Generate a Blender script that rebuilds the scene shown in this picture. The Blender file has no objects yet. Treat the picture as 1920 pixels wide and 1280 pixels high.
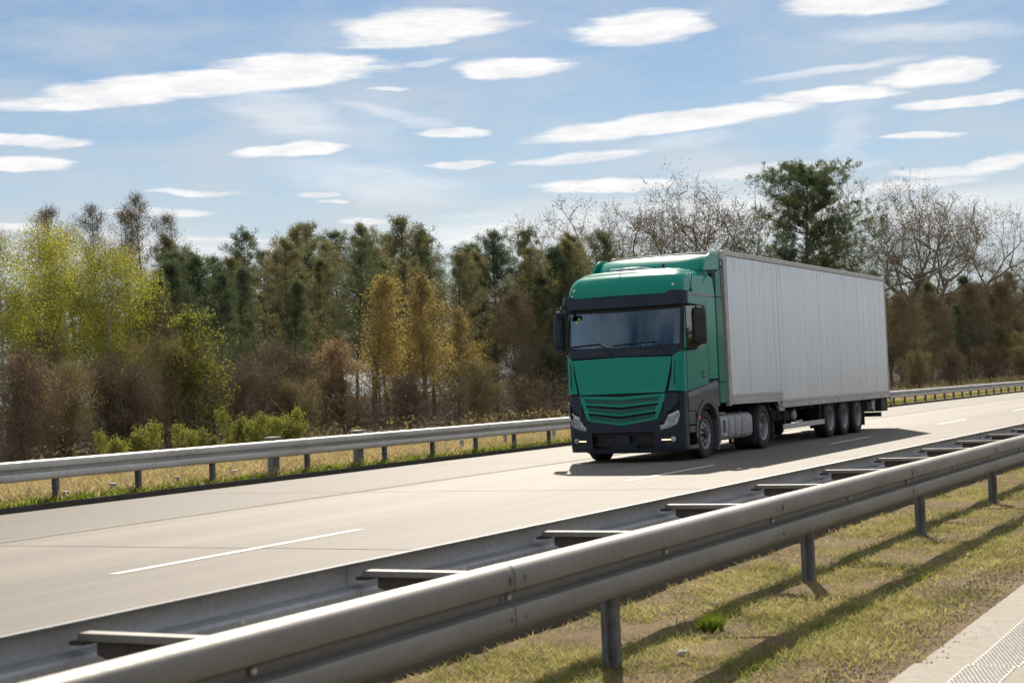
import bpy, math, random
import numpy as np
from mathutils import Vector, Matrix
PI = math.pi
rad = math.radians
sc = bpy.context.scene
COL = sc.collection

# ------------------------------------------------------------------ camera
AZ, PITCH, ROLL, CAMH, FPX = 0.472, 0.029, -0.042, 1.57, 2991.6
F_ = Vector((math.cos(AZ)*math.cos(PITCH), math.sin(AZ)*math.cos(PITCH), math.sin(PITCH)))
R0 = Vector((math.sin(AZ), -math.cos(AZ), 0))
U0 = R0.cross(F_)
R_ = R0*math.cos(ROLL) + U0*math.sin(ROLL)
U_ = -R0*math.sin(ROLL) + U0*math.cos(ROLL)
cd = bpy.data.cameras.new('camera')
co = bpy.data.objects.new('camera', cd); COL.objects.link(co)
co.matrix_world = Matrix(((R_.x, U_.x, -F_.x, 0), (R_.y, U_.y, -F_.y, 0), (R_.z, U_.z, -F_.z, CAMH), (0, 0, 0, 1)))
cd.sensor_width = 36; cd.lens = FPX/1920*36; cd.clip_end = 5000; cd.clip_start = 0.1
cd.dof.use_dof = True; cd.dof.focus_distance = 32; cd.dof.aperture_fstop = 4.8
sc.camera = co

def pixdir(x, y):
    return (F_ + R_*((x-960)/FPX) - U_*((y-640)/FPX)).normalized()

# ------------------------------------------------------------------ world, sun, exposure
SUN_AZ, SUN_EL = math.atan2(2.23, 5.04), rad(37.6)
w = bpy.data.worlds.new('World'); sc.world = w; w.use_nodes = True
WN, WL = w.node_tree.nodes, w.node_tree.links
WN.clear()
def wn(t, **k):
    n = WN.new(t)
    for a, b in k.items(): setattr(n, a, b)
    return n
out = wn('ShaderNodeOutputWorld'); bg = wn('ShaderNodeBackground'); WL.new(bg.outputs[0], out.inputs[0])
bg.inputs[1].default_value = 0.05
sky = wn('ShaderNodeTexSky', sky_type='NISHITA', sun_disc=False)
sky.sun_elevation = SUN_EL; sky.sun_rotation = PI/2 - SUN_AZ
sky.air_density = 1.0; sky.dust_density = 0.1; sky.ozone_density = 2.2; sky.altitude = 100
tc = wn('ShaderNodeTexCoord')
sep = wn('ShaderNodeSeparateXYZ'); WL.new(tc.outputs['Generated'], sep.inputs[0])
def math_(op, a, b=None, c=None, clamp=False):
    n = wn('ShaderNodeMath', operation=op, use_clamp=clamp)
    for i, v in enumerate((a, b, c)):
        if v is None: continue
        if isinstance(v, (int, float)): n.inputs[i].default_value = v
        else: WL.new(v, n.inputs[i])
    return n.outputs[0]
azn = math_('ARCTAN2', sep.outputs[1], sep.outputs[0])
eln = math_('ARCSINE', sep.outputs[2])
DEG = 180/PI
azd = math_('MULTIPLY', azn, DEG); eld = math_('MULTIPLY', eln, DEG)
comb = wn('ShaderNodeCombineXYZ'); WL.new(azd, comb.inputs[0]); WL.new(eld, comb.inputs[1])
def wnoise(scale_vec, detail, rough=.55, loc=(0, 0, 0)):
    mp = wn('ShaderNodeMapping'); mp.inputs['Scale'].default_value = scale_vec; mp.inputs['Location'].default_value = loc
    mp.inputs['Rotation'].default_value = (0, 0, rad(5))
    WL.new(comb.outputs[0], mp.inputs[0])
    nz = wn('ShaderNodeTexNoise'); nz.inputs['Scale'].default_value = 1; nz.inputs['Detail'].default_value = detail
    nz.inputs['Roughness'].default_value = rough
    WL.new(mp.outputs[0], nz.inputs['Vector'])
    return nz
nA = wnoise((.55, 1.6, 1), 4)
off = wn('ShaderNodeVectorMath', operation='SUBTRACT'); WL.new(nA.outputs['Color'], off.inputs[0]); off.inputs[1].default_value = (.5, .5, .5)
off2 = wn('ShaderNodeVectorMath', operation='MULTIPLY'); WL.new(off.outputs[0], off2.inputs[0]); off2.inputs[1].default_value = (2.2, .34, 0)
pw = wn('ShaderNodeVectorMath', operation='ADD'); WL.new(comb.outputs[0], pw.inputs[0]); WL.new(off2.outputs[0], pw.inputs[1])
nB = wnoise((.30, 3.4, 1), 6, .66, (7, 3, 0))
ragged = math_('MULTIPLY', math_('SUBTRACT', nB.outputs[0], .5), .8)
# x, y, rx, ry (photo pixels), tilt (deg, up to the right), strength, softness
CLOUDS = [(800, 48, 150, 30, 3, 1, .5), (760, 76, 105, 16, 4, .9, .6), (400, 155, 300, 26, 7, 1, .45), (560, 124, 140, 24, 3, 1, .5), (180, 190, 175, 15, 6, .9, .6),
    (1210, 52, 112, 30, 5, 1, .5), (960, 127, 96, 21, 2, 1, .5), (1625, 2, 150, 25, 2, 1, .5), (1755, 137, 92, 23, 5, 1, .5),
    (1240, 232, 215, 20, 6, 1, .45), (1400, 208, 120, 15, 4, .9, .6), (1570, 178, 110, 15, 2, 1, .5), (1820, 188, 110, 11, 4, .9, .5), (60, 265, 85, 12, 0, .9, .5),
    (45, 306, 80, 15, 2, .9, .5), (552, 281, 90, 14, 6, 1, .5), (855, 250, 66, 9, 2, .9, .5), (870, 309, 56, 7, 3, .9, .5),
    (1090, 295, 120, 10, 5, .8, .6), (1150, 348, 135, 13, 1, .95, .5), (1730, 254, 70, 7, 0, .9, .5), (360, 361, 76, 7, -1, .8, .6),
    (310, 399, 98, 9, 0, .8, .6), (600, 366, 40, 6, 4, .7, .6), (615, 379, 30, 4, 0, .7, .6), (730, 165, 42, 5, 0, .7, .6),
    (1890, 303, 60, 14, 4, .9, .6), (1770, 322, 90, 9, 0, .8, .6), (1720, 345, 110, 10, 3, .7, .7), (1560, 132, 160, 9, 6, .55, .9),
    (1290, 262, 100, 20, 6, .3, 1), (540, 215, 150, 50, -14, .42, 1), (740, 215, 120, 16, -14, .4, 1), (700, 340, 190, 50, -8, .4, 1), (700, 235, 60, 90, 0, .15, 1),
    (40, 425, 80, 8, 0, .7, .7), (430, 450, 90, 6, 0, .7, .6), (680, 415, 60, 7, 0, .7, .7), (960, 440, 300, 34, 4, .75, .9),
    (1380, 400, 300, 45, 4, .75, .9), (1780, 400, 330, 55, 2, .55, 1), (1450, 320, 170, 16, 3, .6, .8), (1590, 250, 40, 90, -25, .25, 1), (1330, 330, 70, 60, -30, .2, 1), (300, 480, 400, 50, 0, .5, 1), (1750, 60, 180, 20, 0, .4, 1), (1250, 420, 600, 70, 3, .55, 1), (800, 118, 50, 6, 8, .5, .8)]
acc = None
for (x, y, rx, ry, tilt, st, so) in CLOUDS:
    d = pixdir(x, y); a = math.atan2(d.y, d.x)*DEG; e = math.asin(d.z)*DEG
    k = DEG/FPX
    mp = wn('ShaderNodeMapping', vector_type='TEXTURE')
    # azimuth grows to the left in the picture, so the tilt turns the other way
    mp.inputs['Location'].default_value = (a, e, 0)
    mp.inputs['Rotation'].default_value = (0, 0, -rad(tilt)+rad(2.4)*1.0)
    mp.inputs['Scale'].default_value = (rx*k*1.1, ry*k*.98, 1)
    WL.new(pw.outputs[0], mp.inputs[0])
    ln = wn('ShaderNodeVectorMath', operation='LENGTH'); WL.new(mp.outputs[0], ln.inputs[0])
    r = math_('ADD', ln.outputs['Value'], ragged)
    mr = wn('ShaderNodeMapRange', interpolation_type='SMOOTHSTEP')
    WL.new(r, mr.inputs[0]); mr.inputs[1].default_value = 1.18; mr.inputs[2].default_value = 1.14-so*.85
    mr.inputs[3].default_value = 0; mr.inputs[4].default_value = st
    acc = mr.outputs[0] if acc is None else math_('MAXIMUM', acc, mr.outputs[0])
# unseen clouds round the rest of the sky, cover raised to light shaded sides
nC = wnoise((.05, .22, 1), 4, .5, (3, 1, 0))
gen = wn('ShaderNodeMapRange', interpolation_type='SMOOTHSTEP'); WL.new(nC.outputs[0], gen.inputs[0])
gen.inputs[1].default_value = .36; gen.inputs[2].default_value = .60; gen.inputs[4].default_value = .85
inA = math_('LESS_THAN', math_('ABSOLUTE', math_('SUBTRACT', azd, AZ*DEG)), 19)
inE = math_('LESS_THAN', eld, 15)
gmask = math_('SUBTRACT', 1, math_('MULTIPLY', inA, inE))
acc = math_('MAXIMUM', acc, math_('MULTIPLY', gen.outputs[0], gmask))
# thin high veil that thickens towards the horizon
nV = wnoise((.14, .5, 1), 6, .65, (1, 9, 0))
veil = math_('MULTIPLY', math_('SUBTRACT', nV.outputs[0], .38, clamp=True), 1.9, clamp=True)
hz = wn('ShaderNodeMapRange', interpolation_type='SMOOTHSTEP'); WL.new(eld, hz.inputs[0])
hz.inputs[1].default_value = 12; hz.inputs[2].default_value = 0; hz.inputs[4].default_value = .62
veilf = math_('ADD', veil, hz.outputs[0], clamp=True)
skc = wn('ShaderNodeHueSaturation'); skc.inputs['Saturation'].default_value = 1.0; skc.inputs['Value'].default_value = 0.93
WL.new(sky.outputs[0], skc.inputs['Color'])
mixv = wn('ShaderNodeMix', data_type='RGBA'); WL.new(veilf, mixv.inputs[0]); WL.new(skc.outputs[0], mixv.inputs[6])
mixv.inputs[7].default_value = (7.5, 8.0, 8.5, 1)
cloudc = wn('ShaderNodeMix', data_type='RGBA'); nD = wnoise((.5, 2.2, 1), 5, .65, (2, 5, 0)); mrd = wn('ShaderNodeMapRange'); WL.new(nD.outputs[0], mrd.inputs[0]); mrd.inputs[1].default_value = .36; mrd.inputs[2].default_value = .6; WL.new(mrd.outputs[0], cloudc.inputs[0])
cloudc.inputs[6].default_value = (9.9, 10.0, 10.3, 1); cloudc.inputs[7].default_value = (12.2, 12.0, 11.9, 1)
mixc = wn('ShaderNodeMix', data_type='RGBA'); WL.new(acc, mixc.inputs[0]); WL.new(mixv.outputs[2], mixc.inputs[6]); WL.new(cloudc.outputs[2], mixc.inputs[7])
WL.new(mixc.outputs[2], bg.inputs[0])

sd = bpy.data.lights.new('sun', 'SUN'); sd.energy = 4.6; sd.angle = rad(.53); sd.color = (1, .90, .76)
so_ = bpy.data.objects.new('sun', sd); COL.objects.link(so_)
sv = Vector((math.cos(SUN_AZ)*math.cos(SUN_EL), math.sin(SUN_AZ)*math.cos(SUN_EL), math.sin(SUN_EL)))
so_.rotation_euler = sv.to_track_quat('Z', 'Y').to_euler()
sc.view_settings.view_transform = 'Standard'; sc.view_settings.look = 'None'
sc.view_settings.gamma = 1; sc.view_settings.use_curve_mapping = False
sc.view_settings.exposure = 0.78
sc.render.engine = 'CYCLES'
sc.cycles.use_denoising = True
sc.cycles.max_bounces = 8; sc.cycles.diffuse_bounces = 3; sc.cycles.glossy_bounces = 3; sc.cycles.transmission_bounces = 4
sc.cycles.transparent_max_bounces = 12
sc.cycles.caustics_reflective = False; sc.cycles.caustics_refractive = False

# ------------------------------------------------------------------ material helpers
class NT:
    def __init__(s, name):
        s.m = bpy.data.materials.new(name); s.m.use_nodes = True
        s.N = s.m.node_tree.nodes; s.L = s.m.node_tree.links
        s.b = s.N['Principled BSDF']; s.out = s.N['Material Output']
    def n(s, t, **k):
        x = s.N.new(t)
        for a, b in k.items(): setattr(x, a, b)
        return x
    def coord(s, kind='Object'):
        return s.n('ShaderNodeTexCoord').outputs[kind]
    def pos(s):
        return s.n('ShaderNodeNewGeometry').outputs['Position']
    def noise(s, scale, detail=3, rough=.55, vec=None, stretch=(1, 1, 1)):
        mp = s.n('ShaderNodeMapping'); mp.inputs['Scale'].default_value = stretch
        s.L.new(vec if vec is not None else s.coord(), mp.inputs[0])
        z = s.n('ShaderNodeTexNoise'); z.inputs['Scale'].default_value = scale; z.inputs['Detail'].default_value = detail
        z.inputs['Roughness'].default_value = rough; s.L.new(mp.outputs[0], z.inputs['Vector'])
        return z.outputs[0]
    def ramp(s, fac, stops):
        r = s.n('ShaderNodeValToRGB'); s.L.new(fac, r.inputs[0])
        e = r.color_ramp.elements
        while len(e) < len(stops): e.new(.5)
        for i, (p, c) in enumerate(stops):
            e[i].position = p; e[i].color = (c[0], c[1], c[2], 1) if hasattr(c, '__len__') else (c, c, c, 1)
        return r.outputs[0]
    def mix(s, fac, a, b, mode='MIX'):
        x = s.n('ShaderNodeMix', data_type='RGBA', blend_type=mode)
        for i, v in ((0, fac), (6, a), (7, b)):
            if isinstance(v, (int, float)): x.inputs[i].default_value = v
            elif isinstance(v, tuple): x.inputs[i].default_value = (v[0], v[1], v[2], 1)
            else: s.L.new(v, x.inputs[i])
        return x.outputs[2]
    def math(s, op, a, b=None, clamp=False):
        x = s.n('ShaderNodeMath', operation=op, use_clamp=clamp)
        for i, v in enumerate((a, b)):
            if v is None: continue
            if isinstance(v, (int, float)): x.inputs[i].default_value = v
            else: s.L.new(v, x.inputs[i])
        return x.outputs[0]
    def set(s, **k):
        for a, v in k.items():
            nm = {'col': 'Base Color', 'rough': 'Roughness', 'metal': 'Metallic', 'coat': 'Coat Weight', 'coatr': 'Coat Roughness', 'spec': 'Specular IOR Level', 'trans': 'Transmission Weight', 'alpha': 'Alpha', 'emis': 'Emission Color', 'emiss': 'Emission Strength'}[a]
            if isinstance(v, (int, float)): s.b.inputs[nm].default_value = v
            elif isinstance(v, tuple): s.b.inputs[nm].default_value = (v[0], v[1], v[2], 1)
            else: s.L.new(v, s.b.inputs[nm])
        return s
    def bump(s, h, strength=.3, dist=.01):
        b = s.n('ShaderNodeBump'); b.inputs['Strength'].default_value = strength; b.inputs['Distance'].default_value = dist
        s.L.new(h, b.inputs['Height']); s.L.new(b.outputs[0], s.b.inputs['Normal']); return s

def simple(name, col, rough=.5, metal=0, var=.12, scale=6, coat=0, bump=0, spec=.5):
    t = NT(name)
    f = t.noise(scale, 4)
    a = tuple(c*(1-var) for c in col); b = tuple(min(1, c*(1+var)) for c in col)
    t.set(col=t.ramp(f, [(.3, a), (.7, b)]), metal=metal, coat=coat, spec=spec)
    t.set(rough=t.ramp(t.noise(scale*2.3, 4), [(.3, max(0, rough-.06)), (.7, min(1, rough+.08))]))
    if bump: t.bump(t.noise(scale*12, 3), bump, .004)
    return t.m

def paint(name, col, rough=.28, dirt=.5):
    t = NT(name)
    z = t.n('ShaderNodeSeparateXYZ'); t.L.new(t.pos(), z.inputs[0])
    low = t.n('ShaderNodeMapRange'); t.L.new(z.outputs[2], low.inputs[0]); low.inputs[1].default_value = 1.5; low.inputs[2].default_value = .3
    low.inputs[3].default_value = .0; low.inputs[4].default_value = dirt
    dn = t.math('MULTIPLY', low.outputs[0], t.noise(5, 6, .65, stretch=(1, 1, .35)), True)
    c = t.mix(dn, col, (.20, .18, .15))
    t.set(col=c, rough=t.math('ADD', t.math('MULTIPLY', dn, .5), rough), coat=.16, coatr=.05, spec=.15)
    t.bump(t.noise(1.4, 1), .05, .01)
    return t.m

M = {}
M['green'] = paint('green_cab_paint', (.001, .235, .175), .26, .25)
M['green_dark'] = paint('green_deflector_paint', (.001, .150, .095), .38, .2)
M['navy'] = paint('dark_grey_bumper_plastic', (.014, .023, .041), .42, .10)
M['fender'] = paint('grey_fender_plastic', (.075, .079, .092), .42, .25)
M['black'] = simple('black_plastic', (.012, .013, .016), .5)
M['gap'] = simple('black_body_shell', (.008, .009, .010), .8)
M['rubber'] = simple('tyre_rubber', (.022, .021, .021), .82, scale=14, bump=.2)
M['rim'] = simple('steel_rim_silver', (.32, .33, .36), .45, .4, .15, 9)
M['rimd'] = simple('grey_rim_centre', (.20, .21, .23), .5, .4, .15, 9)
M['chassis'] = simple('chassis_black_paint', (.018, .018, .020), .7)
M['tank'] = simple('grey_tank_plastic', (.30, .305, .32), .5, 0, .10, 5)
M['alu'] = simple('aluminium_rail', (.45, .45, .45), .42, .5, .14, 4)
M['chrome'] = simple('chrome_reflector', (.75, .76, .78), .12, 1, .05)
M['lamp'] = simple('headlamp_silver', (.92, .94, .97), .30, .0, .03)
M['white'] = simple('white_lamp_plastic', (.7, .7, .72), .35)
M['interior'] = simple('cab_interior_grey', (.07, .08, .095), .8)
M['seat'] = simple('seat_fabric', (.10, .115, .14), .9)
M['paper'] = simple('white_paper', (.75, .78, .8), .7)
M['orange'] = simple('orange_marker_lens', (.75, .10, .02), .25, coat=.5)
M['amber'] = simple('amber_lens', (.8, .42, .12), .25, coat=.5)
M['yellow'] = simple('yellow_hose', (.55, .6, .08), .5)
M['sticker'] = simple('green_sticker', (.34, .50, .20), .5, var=.35, scale=20)
t = NT('lit_daytime_lamp'); t.set(col=(.9, .8, .7), emis=(1, .62, .42), emiss=1.6); M['lit'] = t.m

def glass(name, tint, ior=1.5, rough=.02, a=.5):
    t = NT(name)
    t.N.remove(t.b)
    tr = t.n('ShaderNodeBsdfTransparent'); tr.inputs[0].default_value = (*tint, 1)
    gl = t.n('ShaderNodeBsdfGlossy'); gl.inputs['Roughness'].default_value = rough; gl.inputs['Color'].default_value = (.72, .86, 1, 1) if name[0] == 't' else (.9, .95, 1, 1)
    fr = t.n('ShaderNodeFresnel'); fr.inputs[0].default_value = ior
    mx = t.n('ShaderNodeMixShader'); t.L.new(t.math('MULTIPLY', fr.outputs[0], 1.2, True), mx.inputs[0])
    t.L.new(tr.outputs[0], mx.inputs[1]); t.L.new(gl.outputs[0], mx.inputs[2]); t.L.new(mx.outputs[0], t.out.inputs[0])
    return t.m
M['wind'] = glass('tinted_windscreen_glass', (.45, .62, .72), 1.65)
M['sidewin'] = glass('side_window_glass', (.35, .40, .40), 1.5)
M['lens'] = glass('clear_lamp_lens', (.92, .94, .96), 1.45)

# grille mesh: fine holes in relief
t = NT('grille_mesh_green')
wv = t.n('ShaderNodeTexWave', bands_direction='Z'); wv.inputs['Scale'].default_value = 14; t.L.new(t.coord(), wv.inputs[0])
t.set(col=t.ramp(wv.outputs[1], [(.35, (.001, .055, .042)), (.6, (.002, .13, .10))]), rough=.45); t.bump(wv.outputs[1], .5, .01)
M['gmesh'] = t.m

# trailer skin: dull aluminium-white panels, streaked with dirt
t = NT('trailer_panel_skin')
orn = t.n('ShaderNodeObjectInfo').outputs['Random']
streak = t.noise(3.0, 6, .7, t.pos(), (3.5, 1, .10))
fine = t.noise(9, 5, .7, t.pos(), (3, 1, .5))
base = t.mix(t.math('MULTIPLY', t.ramp(streak, [(.46, 0), (.75, 1)]), .6), (.72, .79, .87), (.50, .52, .55))
base = t.mix(t.math('MULTIPLY', t.ramp(fine, [(.5, 0), (.8, 1)]), .22), base, (.40, .39, .37))
z = t.n('ShaderNodeSeparateXYZ'); t.L.new(t.pos(), z.inputs[0])
low = t.n('ShaderNodeMapRange'); t.L.new(z.outputs[2], low.inputs[0]); low.inputs[1].default_value = 1.9; low.inputs[2].default_value = .9
low.inputs[4].default_value = .5
base = t.mix(t.math('MULTIPLY', low.outputs[0], streak, True), base, (.34, .31, .27))
top = t.n('ShaderNodeMapRange'); t.L.new(z.outputs[2], top.inputs[0]); top.inputs[1].default_value = 3.5; top.inputs[2].default_value = 4.3
base = t.mix(t.math('MULTIPLY', top.outputs[0], t.ramp(t.noise(4, 6, .75, t.pos(), (4, 1, .3)), [(.45, 0), (.65, .7)])), base, (.28, .29, .30))
base = t.mix(t.math('MULTIPLY', orn, .10), base, (.45, .45, .46))
t.set(col=base, metal=.3, rough=t.math('ADD', t.math('MULTIPLY', fine, .25), .24))
t.bump(t.noise(1.3, 2, .5, t.pos(), (1.2, 1, .5)), .25, .03)
M['panel'] = t.m
t = NT('trailer_frame_dirty')
f = t.noise(6, 6, .7, t.pos(), (1, 1, 1))
t.set(col=t.ramp(f, [(.3, (.34, .33, .32)), (.7, (.56, .55, .54))]), rough=.5, metal=.2); t.bump(f, .2, .006)
M['frame'] = t.m

# galvanised steel; the two paler copies have the far beams' brighter light painted in
for gname, lo, hi, met in (('galv', (.18, .173, .160), (.28, .268, .248), .35), ('galv_lit', (.50, .49, .47), (.68, .67, .65), .25), ('galv_skylit', (.34, .355, .38), (.47, .485, .51), .25)):
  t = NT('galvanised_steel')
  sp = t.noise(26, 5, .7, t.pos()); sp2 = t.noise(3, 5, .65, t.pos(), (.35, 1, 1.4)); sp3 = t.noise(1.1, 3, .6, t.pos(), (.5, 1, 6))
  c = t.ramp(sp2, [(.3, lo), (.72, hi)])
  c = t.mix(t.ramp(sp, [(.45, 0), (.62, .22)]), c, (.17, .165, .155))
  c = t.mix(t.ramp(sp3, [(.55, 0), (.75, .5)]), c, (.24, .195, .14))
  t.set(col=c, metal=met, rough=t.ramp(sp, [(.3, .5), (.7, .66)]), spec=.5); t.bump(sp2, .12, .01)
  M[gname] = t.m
t = NT('weathered_post_steel')
c = t.ramp(t.noise(9, 5, .65, t.pos()), [(.35, (.10, .105, .115)), (.7, (.22, .225, .235))])
t.set(col=c, metal=.4, rough=.55)
M['post'] = t.m
M['bolt'] = simple('bright_zinc_bolt', (.62, .58, .48), .5, .2)

# asphalt
t = NT('worn_asphalt')
p = t.pos()
agg = t.noise(55, 4, .75, p); agg2 = t.noise(11, 5, .7, p, (.35, 1, 1))
sepp = t.n('ShaderNodeSeparateXYZ'); t.L.new(p, sepp.inputs[0])
wob = t.math('MULTIPLY', t.math('SUBTRACT', t.noise(.10, 3, .5, p, (1, 1, 1)), .5), .9)
yy = t.math('ADD', sepp.outputs[1], wob)
lane = t.n('ShaderNodeMapRange'); t.L.new(yy, lane.inputs[0]); lane.inputs[1].default_value = 4; lane.inputs[2].default_value = 18
trk = t.ramp(lane.outputs[0], [(.0, .30), (.20, .40), (.28, .50), (.36, .38), (.43, .30), (.455, .40), (.53, .72), (.60, .50), (.66, .80), (.72, .45), (.735, .16), (.95, .12)])
stk = t.noise(1.0, 6, .6, p, (.05, 2.2, 1))
v = t.math('ADD', t.math('MULTIPLY', trk, .55), t.math('MULTIPLY', stk, .45))
c = t.ramp(v, [(.25, (.086, .077, .064)), (.75, (.218, .195, .163))])
c = t.mix(t.ramp(agg, [(.42, 0), (.60, .85)]), c, t.mix(.5, c, (.07, .064, .055)))
c = t.mix(t.ramp(t.noise(.55, 5, .7, p, (.12, 1, 1)), [(.52, 0), (.7, .45)]), c, (.10, .09, .078))
c = t.mix(t.ramp(agg2, [(.5, 0), (.75, .35)]), c, (.16, .145, .12))
t.set(col=c, rough=.72, spec=.35); t.bump(agg, .55, .012)
M['asphalt'] = t.m
t = NT('road_marking_paint')
wr = t.noise(18, 5, .7, t.pos(), (.4, 1, 1))
t.set(col=t.ramp(wr, [(.35, (.34, .32, .28)), (.6, (.62, .60, .55))]), rough=.6)
M['mark'] = t.m
t = NT('faded_line_paint')
t.set(col=t.ramp(t.noise(7, 6, .7, t.pos(), (.15, 2, 1)), [(.45, (.19, .174, .148)), (.75, (.27, .25, .215))]), rough=.85, spec=.15)
M['faded'] = t.m
t = NT('rumble_marking_paint')
p = t.pos(); mp = t.n('ShaderNodeMapping'); mp.inputs['Rotation'].default_value = (0, 0, 0); t.L.new(p, mp.inputs[0])
t.set(col=t.ramp(t.noise(30, 4, .7, p), [(.3, (.26, .24, .21)), (.65, (.46, .44, .40))]), rough=.6)
M['rumble'] = t.m
t = NT('kerb_concrete'); p = t.pos()
t.set(col=t.ramp(t.noise(12, 6, .75, p), [(.3, (.15, .13, .105)), (.7, (.31, .28, .235))]), rough=.85); t.bump(t.noise(40, 4, .7, p), .4, .006)
M['kerb'] = t.m
t = NT('shaded_kerb_stone'); p = t.pos()
t.set(col=t.ramp(t.noise(5, 6, .75, p), [(.3, (.035, .031, .027)), (.7, (.085, .075, .062))]), rough=.9)  # shade on the kerb face is painted in as a dark stone colour
M['kerb_shade'] = t.m
t = NT('pale_hard_strip'); p = t.pos()
c = t.ramp(t.noise(16, 6, .75, p), [(.3, (.15, .132, .108)), (.7, (.28, .252, .212))])
c = t.mix(t.ramp(t.noise(1.6, 4, .6, p), [(.4, 0), (.7, .5)]), c, (.20, .165, .12))
t.set(col=c, rough=.8); t.bump(t.noise(60, 4, .7, p), .5, .008)
M['strip'] = t.m

# soil under the grass
def soilmat(name, stops, sc1, bumpd):
    t = NT(name); p = t.pos()
    a = t.noise(sc1, 6, .7, p); b = t.noise(sc1*9, 5, .7, p)
    c = t.ramp(a, stops)
    c = t.mix(t.ramp(b, [(.4, 0), (.65, .6)]), c, t.mix(.6, c, (.03, .025, .015)))
    t.set(col=c, rough=.95, spec=.1); t.bump(b, .9, bumpd)
    return t.m
M['soil'] = soilmat('median_soil', [(.3, (.095, .068, .036)), (.5, (.165, .118, .070)), (.7, (.215, .155, .10))], 1.4, .03)
M['verge'] = soilmat('dry_verge_earth', [(.3, (.13, .11, .05)), (.5, (.24, .18, .10)), (.7, (.20, .13, .07))], .5, .05)

M['soilbit'] = simple('soil_crumbs', (.20, .16, .11), .9, var=.5, scale=30)
def foliage(name, c1, c2, c3=None, trans=.45, scale=.9, rough=.6):
    """leaf material: colour differs leaf to leaf and clump to clump, light passes through"""
    t = NT(name)
    p = t.pos(); a = t.noise(scale, 3, .6, p); b = t.noise(scale*9, 2, .6, p)
    f = t.math('ADD', t.math('MULTIPLY', a, .55), t.math('MULTIPLY', b, .45))
    rnd = t.n('ShaderNodeObjectInfo').outputs['Random']
    f = t.math('ADD', f, t.math('MULTIPLY', t.math('SUBTRACT', rnd, .5), .12))
    st = [(.36, c1), (.62, c2)] if c3 is None else [(.34, c1), (.5, c2), (.66, c3)]
    c = t.ramp(f, st)
    t.N.remove(t.b)
    d = t.n('ShaderNodeBsdfDiffuse'); tl = t.n('ShaderNodeBsdfTranslucent'); mx = t.n('ShaderNodeMixShader'); mx.inputs[0].default_value = trans
    t.L.new(c, d.inputs[0]); t.L.new(t.mix(1, c, (1.25, 1.2, .8), 'MULTIPLY'), tl.inputs[0])
    t.L.new(d.outputs[0], mx.inputs[1]); t.L.new(tl.outputs[0], mx.inputs[2]); t.L.new(mx.outputs[0], t.out.inputs[0])
    return t.m
M['pine'] = foliage('pine_needles', (.070, .100, .062), (.150, .185, .115), trans=.3)
M['pine2'] = foliage('dull_pine_needles', (.115, .120, .072), (.220, .210, .130), trans=.35)
M['birch'] = foliage('young_birch_leaves', (.17, .185, .035), (.37, .375, .085), trans=.55)
M['ochre'] = foliage('ochre_spring_buds', (.21, .170, .075), (.39, .310, .130), trans=.5)
M['copper'] = foliage('copper_brown_leaves', (.150, .105, .075), (.28, .200, .140), trans=.45)
M['twig'] = foliage('bare_brown_twigs', (.115, .092, .064), (.240, .190, .138), trans=.0)
M['twigo'] = foliage('olive_budding_twigs', (.110, .098, .062), (.225, .195, .115), trans=.3)
M['shrub'] = foliage('bright_green_shrub_leaves', (.10, .12, .035), (.20, .21, .065), trans=.55)
M['bud'] = foliage('sparse_buds', (.10, .10, .060), (.20, .185, .11), trans=.4)
M['grass_dry'] = foliage('dry_mown_grass', (.13, .145, .055), (.35, .33, .165), (.49, .44, .30), trans=.45, scale=1.8)
M['grass_green'] = foliage('green_grass_blades', (.09, .14, .02), (.20, .26, .05), trans=.5, scale=2)
M['grass_verge'] = foliage('straw_verge_grass', (.22, .21, .10), (.42, .34, .23), (.50, .42, .31), trans=.4, scale=1.0)
def bark(name, a, b, sc=8, st=(1, 1, .25)):
    t = NT(name); f = t.noise(sc, 5, .65, t.coord(), st)
    t.set(col=t.ramp(f, [(.35, a), (.65, b)]), rough=.9, spec=.1); t.bump(f, .5, .02); return t.m
M['bark_pine'] = bark('pine_bark', (.065, .042, .030), (.15, .085, .055))
M['bark'] = bark('grey_brown_bark', (.11, .097, .082), (.27, .24, .205))
M['bark_birch'] = bark('white_birch_bark', (.13, .12, .11), (.62, .60, .56), 7, (.6, .6, 2.2))

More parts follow.
